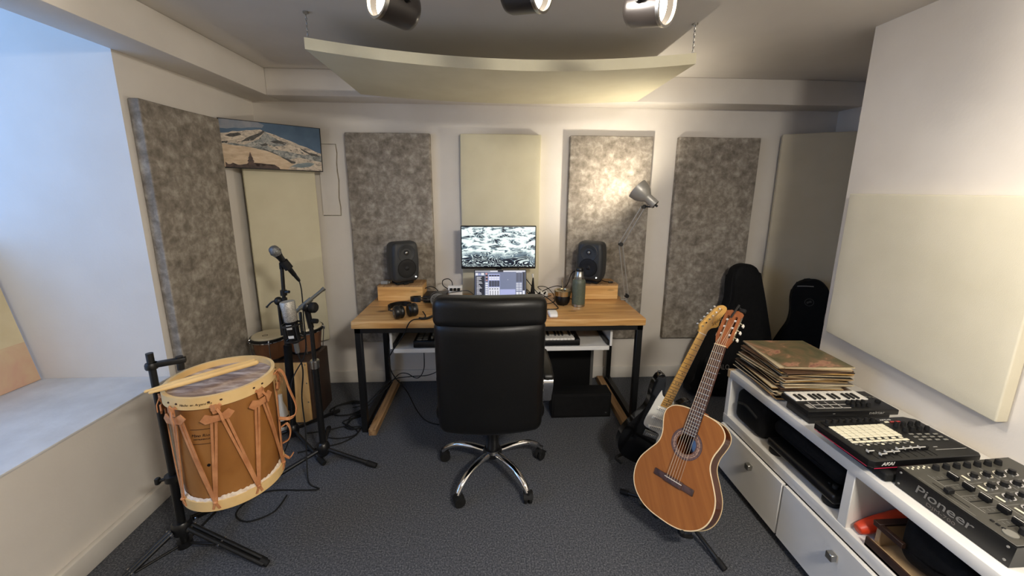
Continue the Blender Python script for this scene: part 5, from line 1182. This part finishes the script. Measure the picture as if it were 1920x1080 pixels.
# its stand
S1 = Vector((.885, 1.870, 0))
t = thing('guitar_stand', 'black guitar stand under the electric guitar beside the right desk leg', 'guitar stand', S1, None, 'guitar stands')
hb = S1+Vector((-.02, 0, .050))
for p in ((.775, 1.935, .014), (.93, 1.66, .012), (1.06, 1.98, .012)):
    p = Vector(p); dd = (p-hb).normalized(); b = MB(); b.cyl(hb, p, .009, seg=12); lg = part('leg', b, 'black', t)
    b = MB(); b.cyl(p-dd*.03, p+dd*.010, .0135, seg=12); part('rubber_foot', b, 'rubber', lg)
b = MB(); b.cyl(hb-Vector((0, 0, .02)), hb+Vector((0, 0, .05)), .016, seg=14); b.tube(catmull([hb, hb+Vector((.08, .025, .20)), (1.03, 1.915, .46)], 6), .009, 10); part('upright', b, 'black', t)
for x in (-.09, .07):
    p = ET @ Vector((x, -.860, -.062)); b = MB(); b.tube(catmull([hb+Vector((0, 0, .03)), p+Vector((0, .0, -.012)), p+Vector((-.004, -.05, -.010)), p+Vector((-.006, -.078, .016))], 6), .008, 10); part('support_arm', b, 'rubber', t)

# guitar bags in the recess
t = thing('guitar_bag', 'tall black guitar bag standing against the back wall behind the two guitars', 'guitar bag', (1.80, 2.60, 0), None, 'black guitar bags')
go = [(1.50, .02), (1.475, .10), (1.50, .24), (1.555, .40), (1.635, .53), (1.705, .62), (1.742, .72), (1.748, .86), (1.765, .945), (1.815, .982), (1.875, .982), (1.925, .945), (1.95, .86), (1.985, .72), (2.02, .56), (2.05, .42), (2.065, .24), (2.06, .08), (2.04, .02)]
go = [(p.x, p.y) for p in catmull([(x, y, 0) for x, y in go], 3, True) if p.y >= 0]
GM = axes((0, 2.56, 0), (1, 0, 0), Vector((0, .10, .995)).normalized(), Vector((0, -.995, .10)).normalized())
b = MB(); b.prism(go, -.075, .05, M=GM, b=.028); bag = part('bag_body', b, 'nylon', t, angle=60)
b = MB(); b.tube([GM @ Vector((1.82+(x-1.82)*.97, .5+(y-.5)*.985, .012)) for x, y in go], .0045, 6, closed=True); part('zip', b, 'rubber', t)
b = MB(); b.prism([(1.53, .07), (1.545, .30), (1.62, .40), (1.80, .42), (1.82, .07)], .048, .070, M=GM, b=.012); part('front_pocket', b, 'nylon', t)
b = MB(); b.text('HALO', .054, axes(GM @ Vector((1.672, .235, .0708)), (1, 0, -.02), (0, .1, .995), (0, -.995, .1)), .0006, sx=.75); b.box(1.58, 1.66, .188, .192, .0705, .0712, M=GM); part('bag_lettering', b, 'greyink', t, smooth=False)
t = thing('guitar_bag', 'black guitar bag with round emblem against the beige corner panel', 'guitar bag', (2.31, 2.58, 0), None, 'black guitar bags')
GM = axes((2.315, 2.595, 0), Vector((.85, -.53, 0)).normalized(), (0, 0, 1), Vector((-.53, -.85, 0)).normalized())
go = [(-.19, .02), (-.20, .16), (-.18, .32), (-.14, .44), (-.105, .53), (-.098, .62), (-.108, .72), (-.10, .80), (-.065, .853), (-.02, .870), (.03, .876), (.075, .855), (.105, .80), (.11, .72), (.10, .62), (.11, .53), (.145, .44), (.18, .32), (.20, .16), (.19, .02)]
go = [(p.x, p.y) for p in catmull([(x, y, 0) for x, y in go], 3, True) if p.y >= 0]
b = MB(); b.prism(go, -.05, .05, M=GM, b=.025); part('bag_body', b, 'nylon', t, angle=60)
b = MB(); b.tube(catmull([GM @ Vector(p) for p in ((-.085, .825, .052), (-.04, .832, .056), (.01, .835, .054))], 6), .0035, 6); part('reflective_piping', b, 'greyink', t)
b = MB(); b.ring(.024, .028, .049, .0515, (0, .715, 0), seg=36, M=GM); b.box(-.014, .014, .713, .719, .049, .0515, M=GM @ Matrix.Translation((.0, 0, 0))); b.prism([(-.012, .700), (.014, .722), (.006, .730), (-.016, .712)], .049, .0515, M=GM); part('round_emblem', b, 'faint', t)

# ================================================================== white cabinet
KX0, KX1, KY0, KY1, KZ = 1.236, 1.748, .10, 1.805, .587
t = thing('media_cabinet', 'long low white cabinet with open shelves along the right wall', 'cabinet', (1.49, .95, 0))
b = MB(); b.box(KX0, KX1, KY0, KY1, KZ-.040, KZ, .003, 2)
b.box(KX0+.004, KX1, KY1-.032, KY1-.001, .03, KZ-.04, .002, 1); b.box(KX0+.004, KX1, KY0, KY0+.03, .03, KZ-.04)
b.box(KX0+.004, KX1, 1.083, 1.116, .33, KZ-.04, .002, 1); b.box(KX0+.002, KX1, KY0, KY1, .292, .337, .003, 2); b.box(KX1-.02, KX1, KY0, KY1, .03, KZ-.04)
b.box(KX0+.02, KX1, KY0+.01, KY1-.01, .028, .06); b.box(KX0+.03, KX1-.02, KY0+.02, KY1-.02, 0, .03); part('cabinet_body', b, 'cabwhite', t)
b = MB(); b.box(KX0-.0015, KX0+.030, KY1-.020, KY1+.0015, KZ-.042, KZ+.001, .002, 1); part('worn_corner', b, 'crateply', t)
for y0, y1, ky in ((1.348, 1.790, 1.533), (.800, 1.340, 1.081), (.30, .792, .55)):
    b = MB(); b.box(KX0-.014, KX0+.003, y0, y1, .040, .288, .002, 1); dr = part('door', b, 'cabwhite', t)
    b = MB(); b.box(KX0-.020, KX0-.012, ky-.008, ky+.008, .214, .230); b.box(KX0-.040, KX0-.018, ky-.013, ky+.013, .209, .236, .002, 1); part('knob', b, 'steel', dr)
# things on its shelves
SH = .3375
t = thing('camera_bag', 'black padded bag at the far end of the open cabinet shelf', 'bag', (1.44, 1.655, SH))
b = MB(); b.rbox((1.425, 1.655, SH+.090), (.165, .108, .0885), .040, 6, lambda p: Vector((p.x, p.y, p.z+.004*math.sin(p.y*40)*(1 if p.z > 0 else 0)))); part('bag_body', b, 'nylon', t, angle=70)
b = MB(); b.tube(catmull([(1.258, 1.585, .44), (1.246, 1.655, .465), (1.258, 1.725, .44)], 6), .007, 8); part('handle', b, 'rubber', t)
t = thing('record_player', 'flat black turntable on round feet in the open shelf of the cabinet', 'turntable', (1.46, 1.34, SH))
b = MB(); b.box(1.252, 1.66, 1.150, 1.505, SH+.026, SH+.066, .012, 3); part('plinth', b, 'blackplastic', t)
b = MB(); b.lathe([(0, .066), (.15, .066), (.153, .072), (.150, .080), (0, .082)], (1.48, 1.335, SH), seg=48); part('platter', b, 'rubber', t)
for x, y in ((1.285, 1.19), (1.285, 1.475), (1.62, 1.19), (1.62, 1.475)): b = MB(); b.lathe([(0, 0), (.026, 0), (.030, .006), (.030, .018), (.022, .028), (0, .028)], (x, y, SH), seg=24); part('round_foot', b, 'rubber', t)
b = MB(); b.cyl((1.29, 1.19, SH+.066), (1.29, 1.19, SH+.078), .009, seg=14); b.cyl((1.29, 1.215, SH+.066), (1.29, 1.215, SH+.070), .004, seg=10); part('control_button', b, 'charcoal', t)
b = MB(); b.rbox((1.425, 1.340, SH+.122), (.150, .178, .039), .036, 6, lambda p: p+Vector((0, 0, .004*math.sin(p.y*25) if p.z > 0 else 0)))
solo('soft_case', b, 'nylon', 'soft black case lying on the turntable in the cabinet shelf', 'case', angle=70)
b = MB(); b.tube(catmull([(1.255, 1.055, SH+.024), (1.29, 1.055, SH+.034), (1.37, 1.052, SH+.062), (1.50, 1.046, SH+.105)], 8), lambda f: .013+.011*math.sin(min(1, f*1.6+.12)*PI/2), 16)
solo('orange_tube', b, 'orange', 'orange-red rounded plastic tube in the shelf beside the divider', 'tube', angle=70)
t = thing('wooden_crate', 'dark-edged wooden crate filled with a black bag in the lower right shelf', 'crate', (1.46, .80, SH))
b = MB(); b.box(1.252, 1.60, .56, 1.014, SH, SH+.010); part('crate_floor', b, 'crateply', t)
b = MB(); b.box(1.250, 1.262, .56, 1.014, SH+.004, SH+.030, .002, 1); b.box(1.275, 1.60, 1.002, 1.016, SH+.004, SH+.092, .002, 1); b.box(1.60, 1.612, .56, 1.014, SH+.004, SH+.092, .002, 1); part('crate_wall', b, 'crateply', t)
b = MB(); b.box(1.246, 1.266, .56, 1.018, SH, SH+.009); b.box(1.262, 1.612, .998, 1.020, SH+.089, SH+.098, .001, 1); b.box(1.264, 1.278, .93, 1.020, SH+.078, SH+.096, .001, 1); b.box(1.246, 1.253, .56, 1.018, SH+.002, SH+.034); part('crate_edge', b, 'crate', t)
def crumple(p): return Vector((p.x+.012*math.sin(p.y*22+1), p.y, p.z+(.018*math.sin(p.y*24+p.x*30)+.010*math.sin(p.y*55-p.x*40)+.03*p.y/.2 if p.z > 0 else 0)))
b = MB(); b.rbox((1.435, .775, SH+.074), (.138, .198, .060), .05, 10, crumple)
solo('leather_pouch', b, 'nylon', 'crumpled black bag lying in the wooden crate', 'bag', angle=70)

# ------------------------------------------------------------------ pile of records
ords = ['topmost', 'second', 'third', 'fourth', 'fifth', 'sixth', 'seventh', 'eighth', 'ninth', 'tenth', 'eleventh', 'twelfth', 'thirteenth', 'fourteenth', 'fifteenth', 'sixteenth', 'seventeenth', 'eighteenth', 'nineteenth', 'twentieth', 'twenty-first', 'twenty-second', 'twenty-third', 'twenty-fourth', 'twenty-fifth', 'twenty-sixth', 'twenty-seventh', 'twenty-eighth']
cols = {'tan': (176, 146, 104), 'cream': (222, 204, 168), 'brown': (92, 66, 46), 'dark brown': (48, 34, 26), 'black': (26, 22, 20), 'grey': (120, 110, 98), 'ochre': (186, 146, 84), 'maroon': (86, 38, 34)}
for k, v in cols.items():
    M['sl_'+k] = noisy('sleeve_'+k.replace(' ', '_'), [(.3, tuple(int(c*.8) for c in v)), (.7, v)], 9, 4, .55)
M['coverart'] = noisy('cover_art', [(.28, (66, 68, 44)), (.44, (104, 96, 66)), (.54, (124, 100, 72)), (.60, (176, 132, 104)), (.65, (140, 86, 74)), (.72, (92, 88, 62))], 7.5, 5, .45, distort=1.2)
seq = ['tan', 'cream', 'maroon', 'brown', 'black', 'cream', 'dark brown', 'tan', 'black', 'brown', 'cream', 'ochre', 'cream', 'dark brown', 'grey', 'black', 'tan', 'dark brown', 'cream', 'brown', 'grey', 'dark brown', 'cream', 'black', 'tan', 'dark brown', 'brown', 'ochre']
rs = random.Random(21); z = KZ+.0005; NS = len(seq)
for i in range(NS-1, -1, -1):
    c = seq[i]; th = rs.uniform(.0048, .0078)*(1.02)
    f = i/(NS-1)
    cx, cy = 1.440+rs.uniform(-.018, .018)-.012*f, 1.640+rs.uniform(-.012, .012); a = math.radians(-3+rs.uniform(-6, 6))
    if i == 0: cx, cy, a = 1.442, 1.642, math.radians(-2.5)
    if cy+.165 > KY1+.03: cy = KY1-.14
    lab = ('topmost record sleeve of the pile, with green and rose painted cover' if i == 0 else f'{c} record sleeve, {ords[i]} from the top of the pile on the cabinet')
    r_ = thing('record_sleeve', lab, 'record', (cx, cy, z), Matrix.Rotation(a, 3, 'Z'), 'pile of records')
    b = MB(); h = .1545; b.box(-h, h, -h, h, 0, th-.0012, .0006, 1)
    edge = ['sl_cream', 'sl_tan', 'sl_cream', 'sl_brown', 'sl_ochre', 'sl_black', 'sl_tan'][i % 7]
    for q in range(len(b.f)):
        zz = [b.v[j].z for j in b.f[q]]; b.mi[q] = 0 if max(zz)-min(zz) < 1e-5 else 1
    part('sleeve', b, ['sl_'+c, edge], r_, world=False, smooth=False)
    if i == 0:
        b = MB(); b.box(-h+.001, h-.001, -h+.001, h-.001, th-.0012, th-.0010)
        part('cover_picture', b, 'coverart', r_, world=False)
    z += th-.0012+.0006

# ------------------------------------------------------------------ small keyboard (keys on the far side)
NT = axes((1.2440, 1.306, .6115), (1, -.008, .0), (.0, 1, .0), (0, 0, 1)); NWd, NDp = .372, .145
t = thing('mini_keyboard', 'small black keyboard controller with white keys next to the record pile', 'keyboard', NT @ Vector((NWd/2, NDp/2, -.0243)))
b = MB(); b.prism([(0, 0), (NWd, 0), (NWd, NDp), (0, NDp)], .016, .040, M=NT, b=.004); b.prism([(.02, .012), (NWd-.02, .012), (NWd-.02, NDp-.012), (.02, NDp-.012)], -.0243, .018, M=NT, b=.004); part('keyboard_body', b, 'blackplastic', t, angle=30)
nk_ = 15; kw = .312/nk_
for i in range(nk_): b = MB(); b.box(.006+i*kw+.0004, .006+(i+1)*kw-.0004, .074, .141, .040, .0455, .001, 1, M=NT); part('white_key', b, 'ivory', t)
for i in range(nk_-1):
    if i % 7 in (0, 1, 3, 4, 5): x = .006+(i+1)*kw; b = MB(); b.box(x-.0048, x+.0048, .074, .113, .0445, .0515, .0012, 1, M=NT); part('black_key', b, 'blackplastic', t)
for r in range(2):
    for c in range(4):
        b = MB(); x0, y0 = .052+c*.036, .022+r*.024; b.box(x0, x0+.031, y0, y0+.020, .040, .0415, .001, 1, M=NT); pd = part('drum_pad', b, 'charcoal', t)
        b = MB()
        for q in ((x0-.001, x0+.032, y0-.0030, y0-.0004), (x0-.0032, x0-.0006, y0-.001, y0+.021)): b.box(q[0], q[1], q[2], q[3], .0400, .0408, M=NT)
        part('pad_outline', b, 'whiteink', pd)
b = MB(); b.box(.022, .042, .022, .050, .0400, .0409, M=NT); part('print_block', b, 'greyink', t)
for r in range(2):
    for c in range(4): x, y = .208+c*.022, .030+r*.024; b = MB(); b.lathe([(0, 0), (.0075, 0), (.0065, .012), (0, .012)], (x, y, .040), seg=16, M=NT); b.box(-.0006, .0006, .001, .0062, .0118, .0126, M=NT @ Matrix.Translation((x, y, .04))); part('knob', b, 'rubber', t)
for i in range(3): b = MB(); b.box(.326+.0135*i, .337+.0135*i, .096-.004*i, .102-.004*i, .040, .0415, .001, 1, M=NT); part('button', b, 'padgrey', t)
b = MB(); b.cyl(NT @ Vector((.345, .060, .039)), NT @ Vector((.345, .060, .046)), .009, seg=18); part('joystick', b, 'rubber', t)
b = MB(); b.text('nektar', .0165, axes(NT @ Vector((.282, -.0006, .0285)), (1, 0, 0), (0, 0, 1), (0, -1, 0)), .0004, sx=1.5); part('front_lettering', b, 'greyink', t, smooth=False)
b = MB(); b.box(.10, .11, -.0006, .0, .027, .0285, M=NT); part('front_mark', b, 'greyink', t)

# ------------------------------------------------------------------ pad controller
AT = axes((1.2100, 1.018, .620), Vector((1, .035, .0)).normalized(), Vector((-.035, 1, 0)).normalized(), (0, 0, 1)) @ Matrix.Diagonal((1.045, 1, 1, 1)); AW, AD, AZ = .386, .222, .035
t = thing('pad_controller', 'black pad controller with grid of cream buttons between keyboard and mixer', 'controller', AT @ Vector((AW/2, AD/2, -.001)))
b = MB(); b.prism([(0, .010), (.012, 0), (AW-.012, 0), (AW, .012), (AW, AD-.02), (AW-.03, AD), (0.01, AD), (0, AD-.01)], .010, AZ, M=AT, b=.003); b.prism([(.014, .012), (AW-.014, .012), (AW-.014, AD-.012), (.014, AD-.012)], 0, .012, M=AT); part('controller_body', b, 'blackplastic', t, angle=30)
b = MB(); b.box(-.0006, .0, .012, AD-.012, .0085, .0105, M=AT); b.box(.012, AW-.012, -.0006, 0, .0085, .0105, M=AT); part('red_line', b, 'redink', t)
b = MB(); b.box(.02, .232, .188, .212, AZ, AZ+.0035, .002, 1, M=AT); part('knob_ridge', b, 'blackmatte', t)
for i in range(8): b = MB(); b.lathe([(0, 0), (.0072, 0), (.006, .013), (0, .013)], (.036+.025*i, .200, AZ+.003), seg=14, M=AT); part('knob', b, 'rubber', t)
for r in range(5):
    for c in range(8): x0, y0 = .0225+.0262*c, .112+.0142*r; b = MB(); b.box(x0, x0+.0242, y0, y0+.0126, AZ, AZ+.0035, .0012, 1, M=AT); part('clip_pad', b, 'pad', t)
for c in range(8):
    x0 = .0225+.0262*c
    b = MB(); b.box(x0+.002, x0+.016, .101, .1085, AZ, AZ+.003, .001, 1, M=AT); part('stop_button', b, 'pad', t)
    b = MB(); b.box(x0, x0+.0242, .088, .0975, AZ, AZ+.003, .001, 1, M=AT); part('track_button', b, 'pad', t)
    b = MB(); b.box(x0+.002, x0+.012, .079, .0855, AZ, AZ+.003, .001, 1, M=AT); part('small_button', b, 'padgrey', t)
    b = MB(); b.box(x0+.013, x0+.0225, .073, .0795, AZ, AZ+.003, .001, 1, M=AT); part('small_button', b, 'pad' if c % 2 else 'padgrey', t)
    b = MB(); b.box(x0+.011, x0+.0128, .010, .058, AZ, AZ+.0006, M=AT); part('fader_slot', b, 'blackmatte', t)
    yy = [.036, .019, .027, .027, .038, .039, .040, .040][c]; b = MB(); b.box(x0+.003, x0+.0215, yy, yy+.009, AZ, AZ+.011, .002, 1, M=AT); fc = part('fader_cap', b, 'rubber', t)
    b = MB(); b.box(x0+.003, x0+.0215, yy-.0008, yy+.0014, AZ+.0092, AZ+.0118, M=AT); b.box(x0+.0022, x0+.0034, yy-.0008, yy+.009, AZ+.004, AZ+.0118, M=AT); part('fader_line', b, 'whiteink', fc)
b = MB(); b.box(.2345, .2365, .010, .058, AZ, AZ+.0006, M=AT); part('fader_slot', b, 'blackmatte', t)
b = MB(); b.box(.226, .2445, .041, .050, AZ, AZ+.011, .002, 1, M=AT); part('fader_cap', b, 'rubber', t)
for r in range(2):
    for c in range(4): b = MB(); b.lathe([(0, 0), (.0078, 0), (.0062, .015), (0, .015)], (.268+.028*c, .138+.030*r, AZ), seg=16, M=AT); part('device_knob', b, 'rubber', t)
for r in range(3):
    for c in range(4):
        b = MB(); b.box(.262+.028*c, .278+.028*c, .084+.0155*r-.002*c, .091+.0155*r-.002*c, AZ, AZ+.003, .001, 1, M=AT); part('function_button', b, 'padgrey', t)
for c in range(3): b = MB(); b.box(.250+.022*c, .266+.022*c, .188, .195, AZ, AZ+.003, .001, 1, M=AT); part('function_button', b, 'pad' if c == 0 else 'redglow', t)
b = MB(); b.box(.262, .372, .036, .037, AZ, AZ+.0005, M=AT); b.box(.27, .285, .05, .0515, AZ, AZ+.0005, M=AT); part('print_line', b, 'whiteink', t)
b = MB(); b.text('AKAI', .0165, axes(AT @ Vector((.056, -.0008, .0235)), (AT.to_3x3() @ Vector((1, 0, 0))).normalized(), (0, 0, 1), AT.to_3x3() @ Vector((0, -1, 0))), .0005, sx=1.2, shear=.25, spacing=.95)
part('lettering', b, 'whiteink', t, smooth=False); b = MB()
b.text('APC40', .0095, AT @ axes((.268, .206, AZ+.0004), (1, 0, 0), (0, 1, 0), (0, 0, 1)), .0004, sx=1.6); b.text('professional', .008, axes(AT @ Vector((.345, -.0008, .0235)), (AT.to_3x3() @ Vector((1, 0, 0))).normalized(), (0, 0, 1), AT.to_3x3() @ Vector((0, -1, 0))), .0004, sx=1.0) if False else None
part('lettering', b, 'whiteink', t, smooth=False)
b = MB(); b.rbox((1.425, 1.102, .6035), (.172, .098, .0155), .008, 5)
solo('flat_black_case', b, 'rubber', 'flat black case under the pad controller on the cabinet', 'case', angle=60)

# ------------------------------------------------------------------ club mixer
X0, Y0_, Y1_ = 1.275, .716, .998
ML = Y1_-Y0_; MT = axes((X0, Y1_, .589), (0, -1, 0), (1, 0, 0), (0, 0, 1))     # x along the front edge (towards the viewer), y away from the front
T_ = axes((X0, Y1_, .652), (0, -1, 0), Vector((1, 0, .055)).normalized(), Vector((-.055, 0, 1)).normalized()); MD = .37
t = thing('dj_mixer', 'black mixing desk with faders and knobs at the near end of the cabinet', 'mixer', (X0+.18, (Y0_+Y1_)/2, KZ))
b = MB(); b.add([MT @ Vector(p) for p in ((.004, 0, 0), (ML-.004, 0, 0), (ML-.004, MD, 0), (.004, MD, 0), (0, 0, .062), (ML, 0, .062), (ML, MD, .083), (0, MD, .083))], [(0, 1, 2, 3), (4, 7, 6, 5), (0, 4, 5, 1), (1, 5, 6, 2), (2, 6, 7, 3), (3, 7, 4, 0)])
b.cyl((X0+.04, Y1_-.04, KZ+.0006), (X0+.04, Y1_-.04, .592), .012, seg=12); b.cyl((X0+.04, Y0_+.04, KZ+.0006), (X0+.04, Y0_+.04, .592), .012, seg=12); b.cyl((X0+.33, Y1_-.04, KZ+.0006), (X0+.33, Y1_-.04, .592), .012, seg=12); b.cyl((X0+.33, Y0_+.04, KZ+.0006), (X0+.33, Y0_+.04, .592), .012, seg=12); part('mixer_case', b, 'black', t)
b = MB(); b.box(.003, ML-.003, .003, MD-.003, -.0005, .002, .001, 1, M=T_); part('face_plate', b, 'mixerface', t)
b = MB()
for x in (.014, ML-.014):
    for z_ in (.014, .052): b.cyl(MT @ Vector((x, 0, z_)), MT @ Vector((x, -.002, z_)), .003, seg=10)
part('case_screw', b, 'greyink', t)
fr_ = axes(MT @ Vector((.128, -.0004, .036)), (0, -1, 0), (0, 0, 1), (-1, 0, 0))
b = MB(); b.text('Pioneer', .037, fr_, .0006, sx=1.28, spacing=.96, shear=.12); part('front_lettering', b, 'midprint', t, smooth=False)
b = MB(); b.text('DJM-700', .0145, axes(MT @ Vector((.128, -.0004, .0115)), (0, -1, 0), (0, 0, 1), (-1, 0, 0)), .0005, sx=1.4); part('front_lettering', b, 'dimprint', t, smooth=False)
for i in range(5):   # channel faders and crossfader
    x = .068+.040*i; b = MB(); b.box(x-.001, x+.001, .050, .112, .0018, .0026, M=T_); part('fader_slot', b, 'blackmatte', t)
    y = [.098, .096, .094, .094, .080][i]; b = MB(); b.box(x-.012, x+.012, y-.007, y+.007, .004, .019, .0015, 1, M=T_); fc = part('fader_cap', b, 'blackmatte', t)
    b = MB(); b.box(x-.012, x+.012, y-.0010, y+.0010, .0186, .0194, M=T_); part('fader_line', b, 'whiteink', fc)
    for q in range(5): b = MB(); b.box(x-.015, x-.0075, .054+.013*q, .0545+.013*q, .0018, .0023, M=T_); part('scale_mark', b, 'greyink', t)
b = MB(); b.box(.075, .165, .0265, .0285, .0018, .0026, M=T_); part('fader_slot', b, 'blackmatte', t)
b = MB(); b.box(.108, .122, .018, .038, .004, .018, .0015, 1, M=T_); part('fader_cap', b, 'rubber', t)
b = MB()
for (xa, xb, ya, yb) in ((.045, .185, .046, .0472), (.045, .27, .126, .1272), (.012, .27, .225, .2258), (.05, .19, .012, .0125)): b.box(xa, xb, ya, yb, .0018, .0023, M=T_)
for x in (.088, .128, .168, .208): b.box(x, x+.0006, .05, .34, .0018, .0023, M=T_)
part('print_line', b, 'greyink', t)
for r in range(4):
    for c in range(4):
        x, y = .068+.040*c, .165+.040*r; b = MB(); b.lathe([(0, 0), (.0125, 0), (.0118, .003), (.0085, .004), (.0078, .016), (0, .017)], (x, y, .002), seg=20, M=T_); kb = part('knob', b, 'blackplastic', t)
        b = MB(); b.ring(.0100, .0134, .0004, .0050, (x, y, .002), seg=24, M=T_); part('knob_skirt', b, 'chrome', kb)
for r in range(7):
    b = MB(); x, y = .026, .095+.034*r; b.lathe([(0, 0), (.0090, 0), (.0075, .015), (0, .016)], (x, y, .002), seg=16, M=T_); part('knob', b, 'rubber', t)
    b = MB(); x = ML-.030; y = .06+.038*r; b.lathe([(0, 0), (.0100, 0), (.0082, .016), (0, .017)], (x, y, .002), seg=16, M=T_); part('knob', b, 'rubber', t)
for c in range(4): b = MB(); b.box(.058+.040*c, .079+.040*c, .136, .142, .002, .0045, .001, 1, M=T_); part('cue_button', b, 'pad', t)
for i in range(8): b = MB(); b.cyl(T_ @ Vector((.012+.006*(i % 2), .02+.009*i, .0015)), T_ @ Vector((.012+.006*(i % 2), .02+.009*i, .0035)), .0028, seg=12); part('indicator', b, 'pad', t)
b = MB(); b.cyl(T_ @ Vector((ML-.034, .030, .001)), T_ @ Vector((ML-.034, .030, .0045)), .014, seg=24); part('round_button', b, 'padgrey', t)
for i in range(3): b = MB(); b.box(.205+.012*i, .213+.012*i, .030, .036, .002, .005, .001, 1, M=T_); part('small_button', b, 'rubber', t)

# ------------------------------------------------------------------ canvas leaning in the window opening
t = thing('leaning_canvas', 'pale yellow and pink painted canvas leaning in the window opening', 'picture', (-2.24, 1.56, ZS))
u = Vector((-.035, -.995, 0)).normalized(); v = Vector((-.17, .0, .985)); v = (v-u*u.dot(v)).normalized(); nrm = v.cross(u).normalized()
if nrm.x < 0: nrm = -nrm
CT = axes((-2.218, 1.862, ZS+.002), u, v, nrm)
b = MB()
M['c_yellow'] = noisy('canvas_yellow', [(.3, (206, 188, 146)), (.7, (222, 206, 166))], 5, 5, .7)
M['c_pink'] = noisy('canvas_pink', [(.3, (196, 138, 124)), (.5, (210, 168, 140)), (.7, (216, 190, 150))], 4, 5, .7, distort=.6)
b.box(0, .60, 0, .198, -.0002, .0012, mi=1, M=CT); b.box(0, .60, .198, .72, -.0002, .0012, mi=0, M=CT); part('painted_face', b, ['c_yellow', 'c_pink'], t)
b = MB(); b.box(0, .60, 0, .72, -.022, 0, .001, 1, M=CT); part('stretcher', b, 'canvasedge', t)
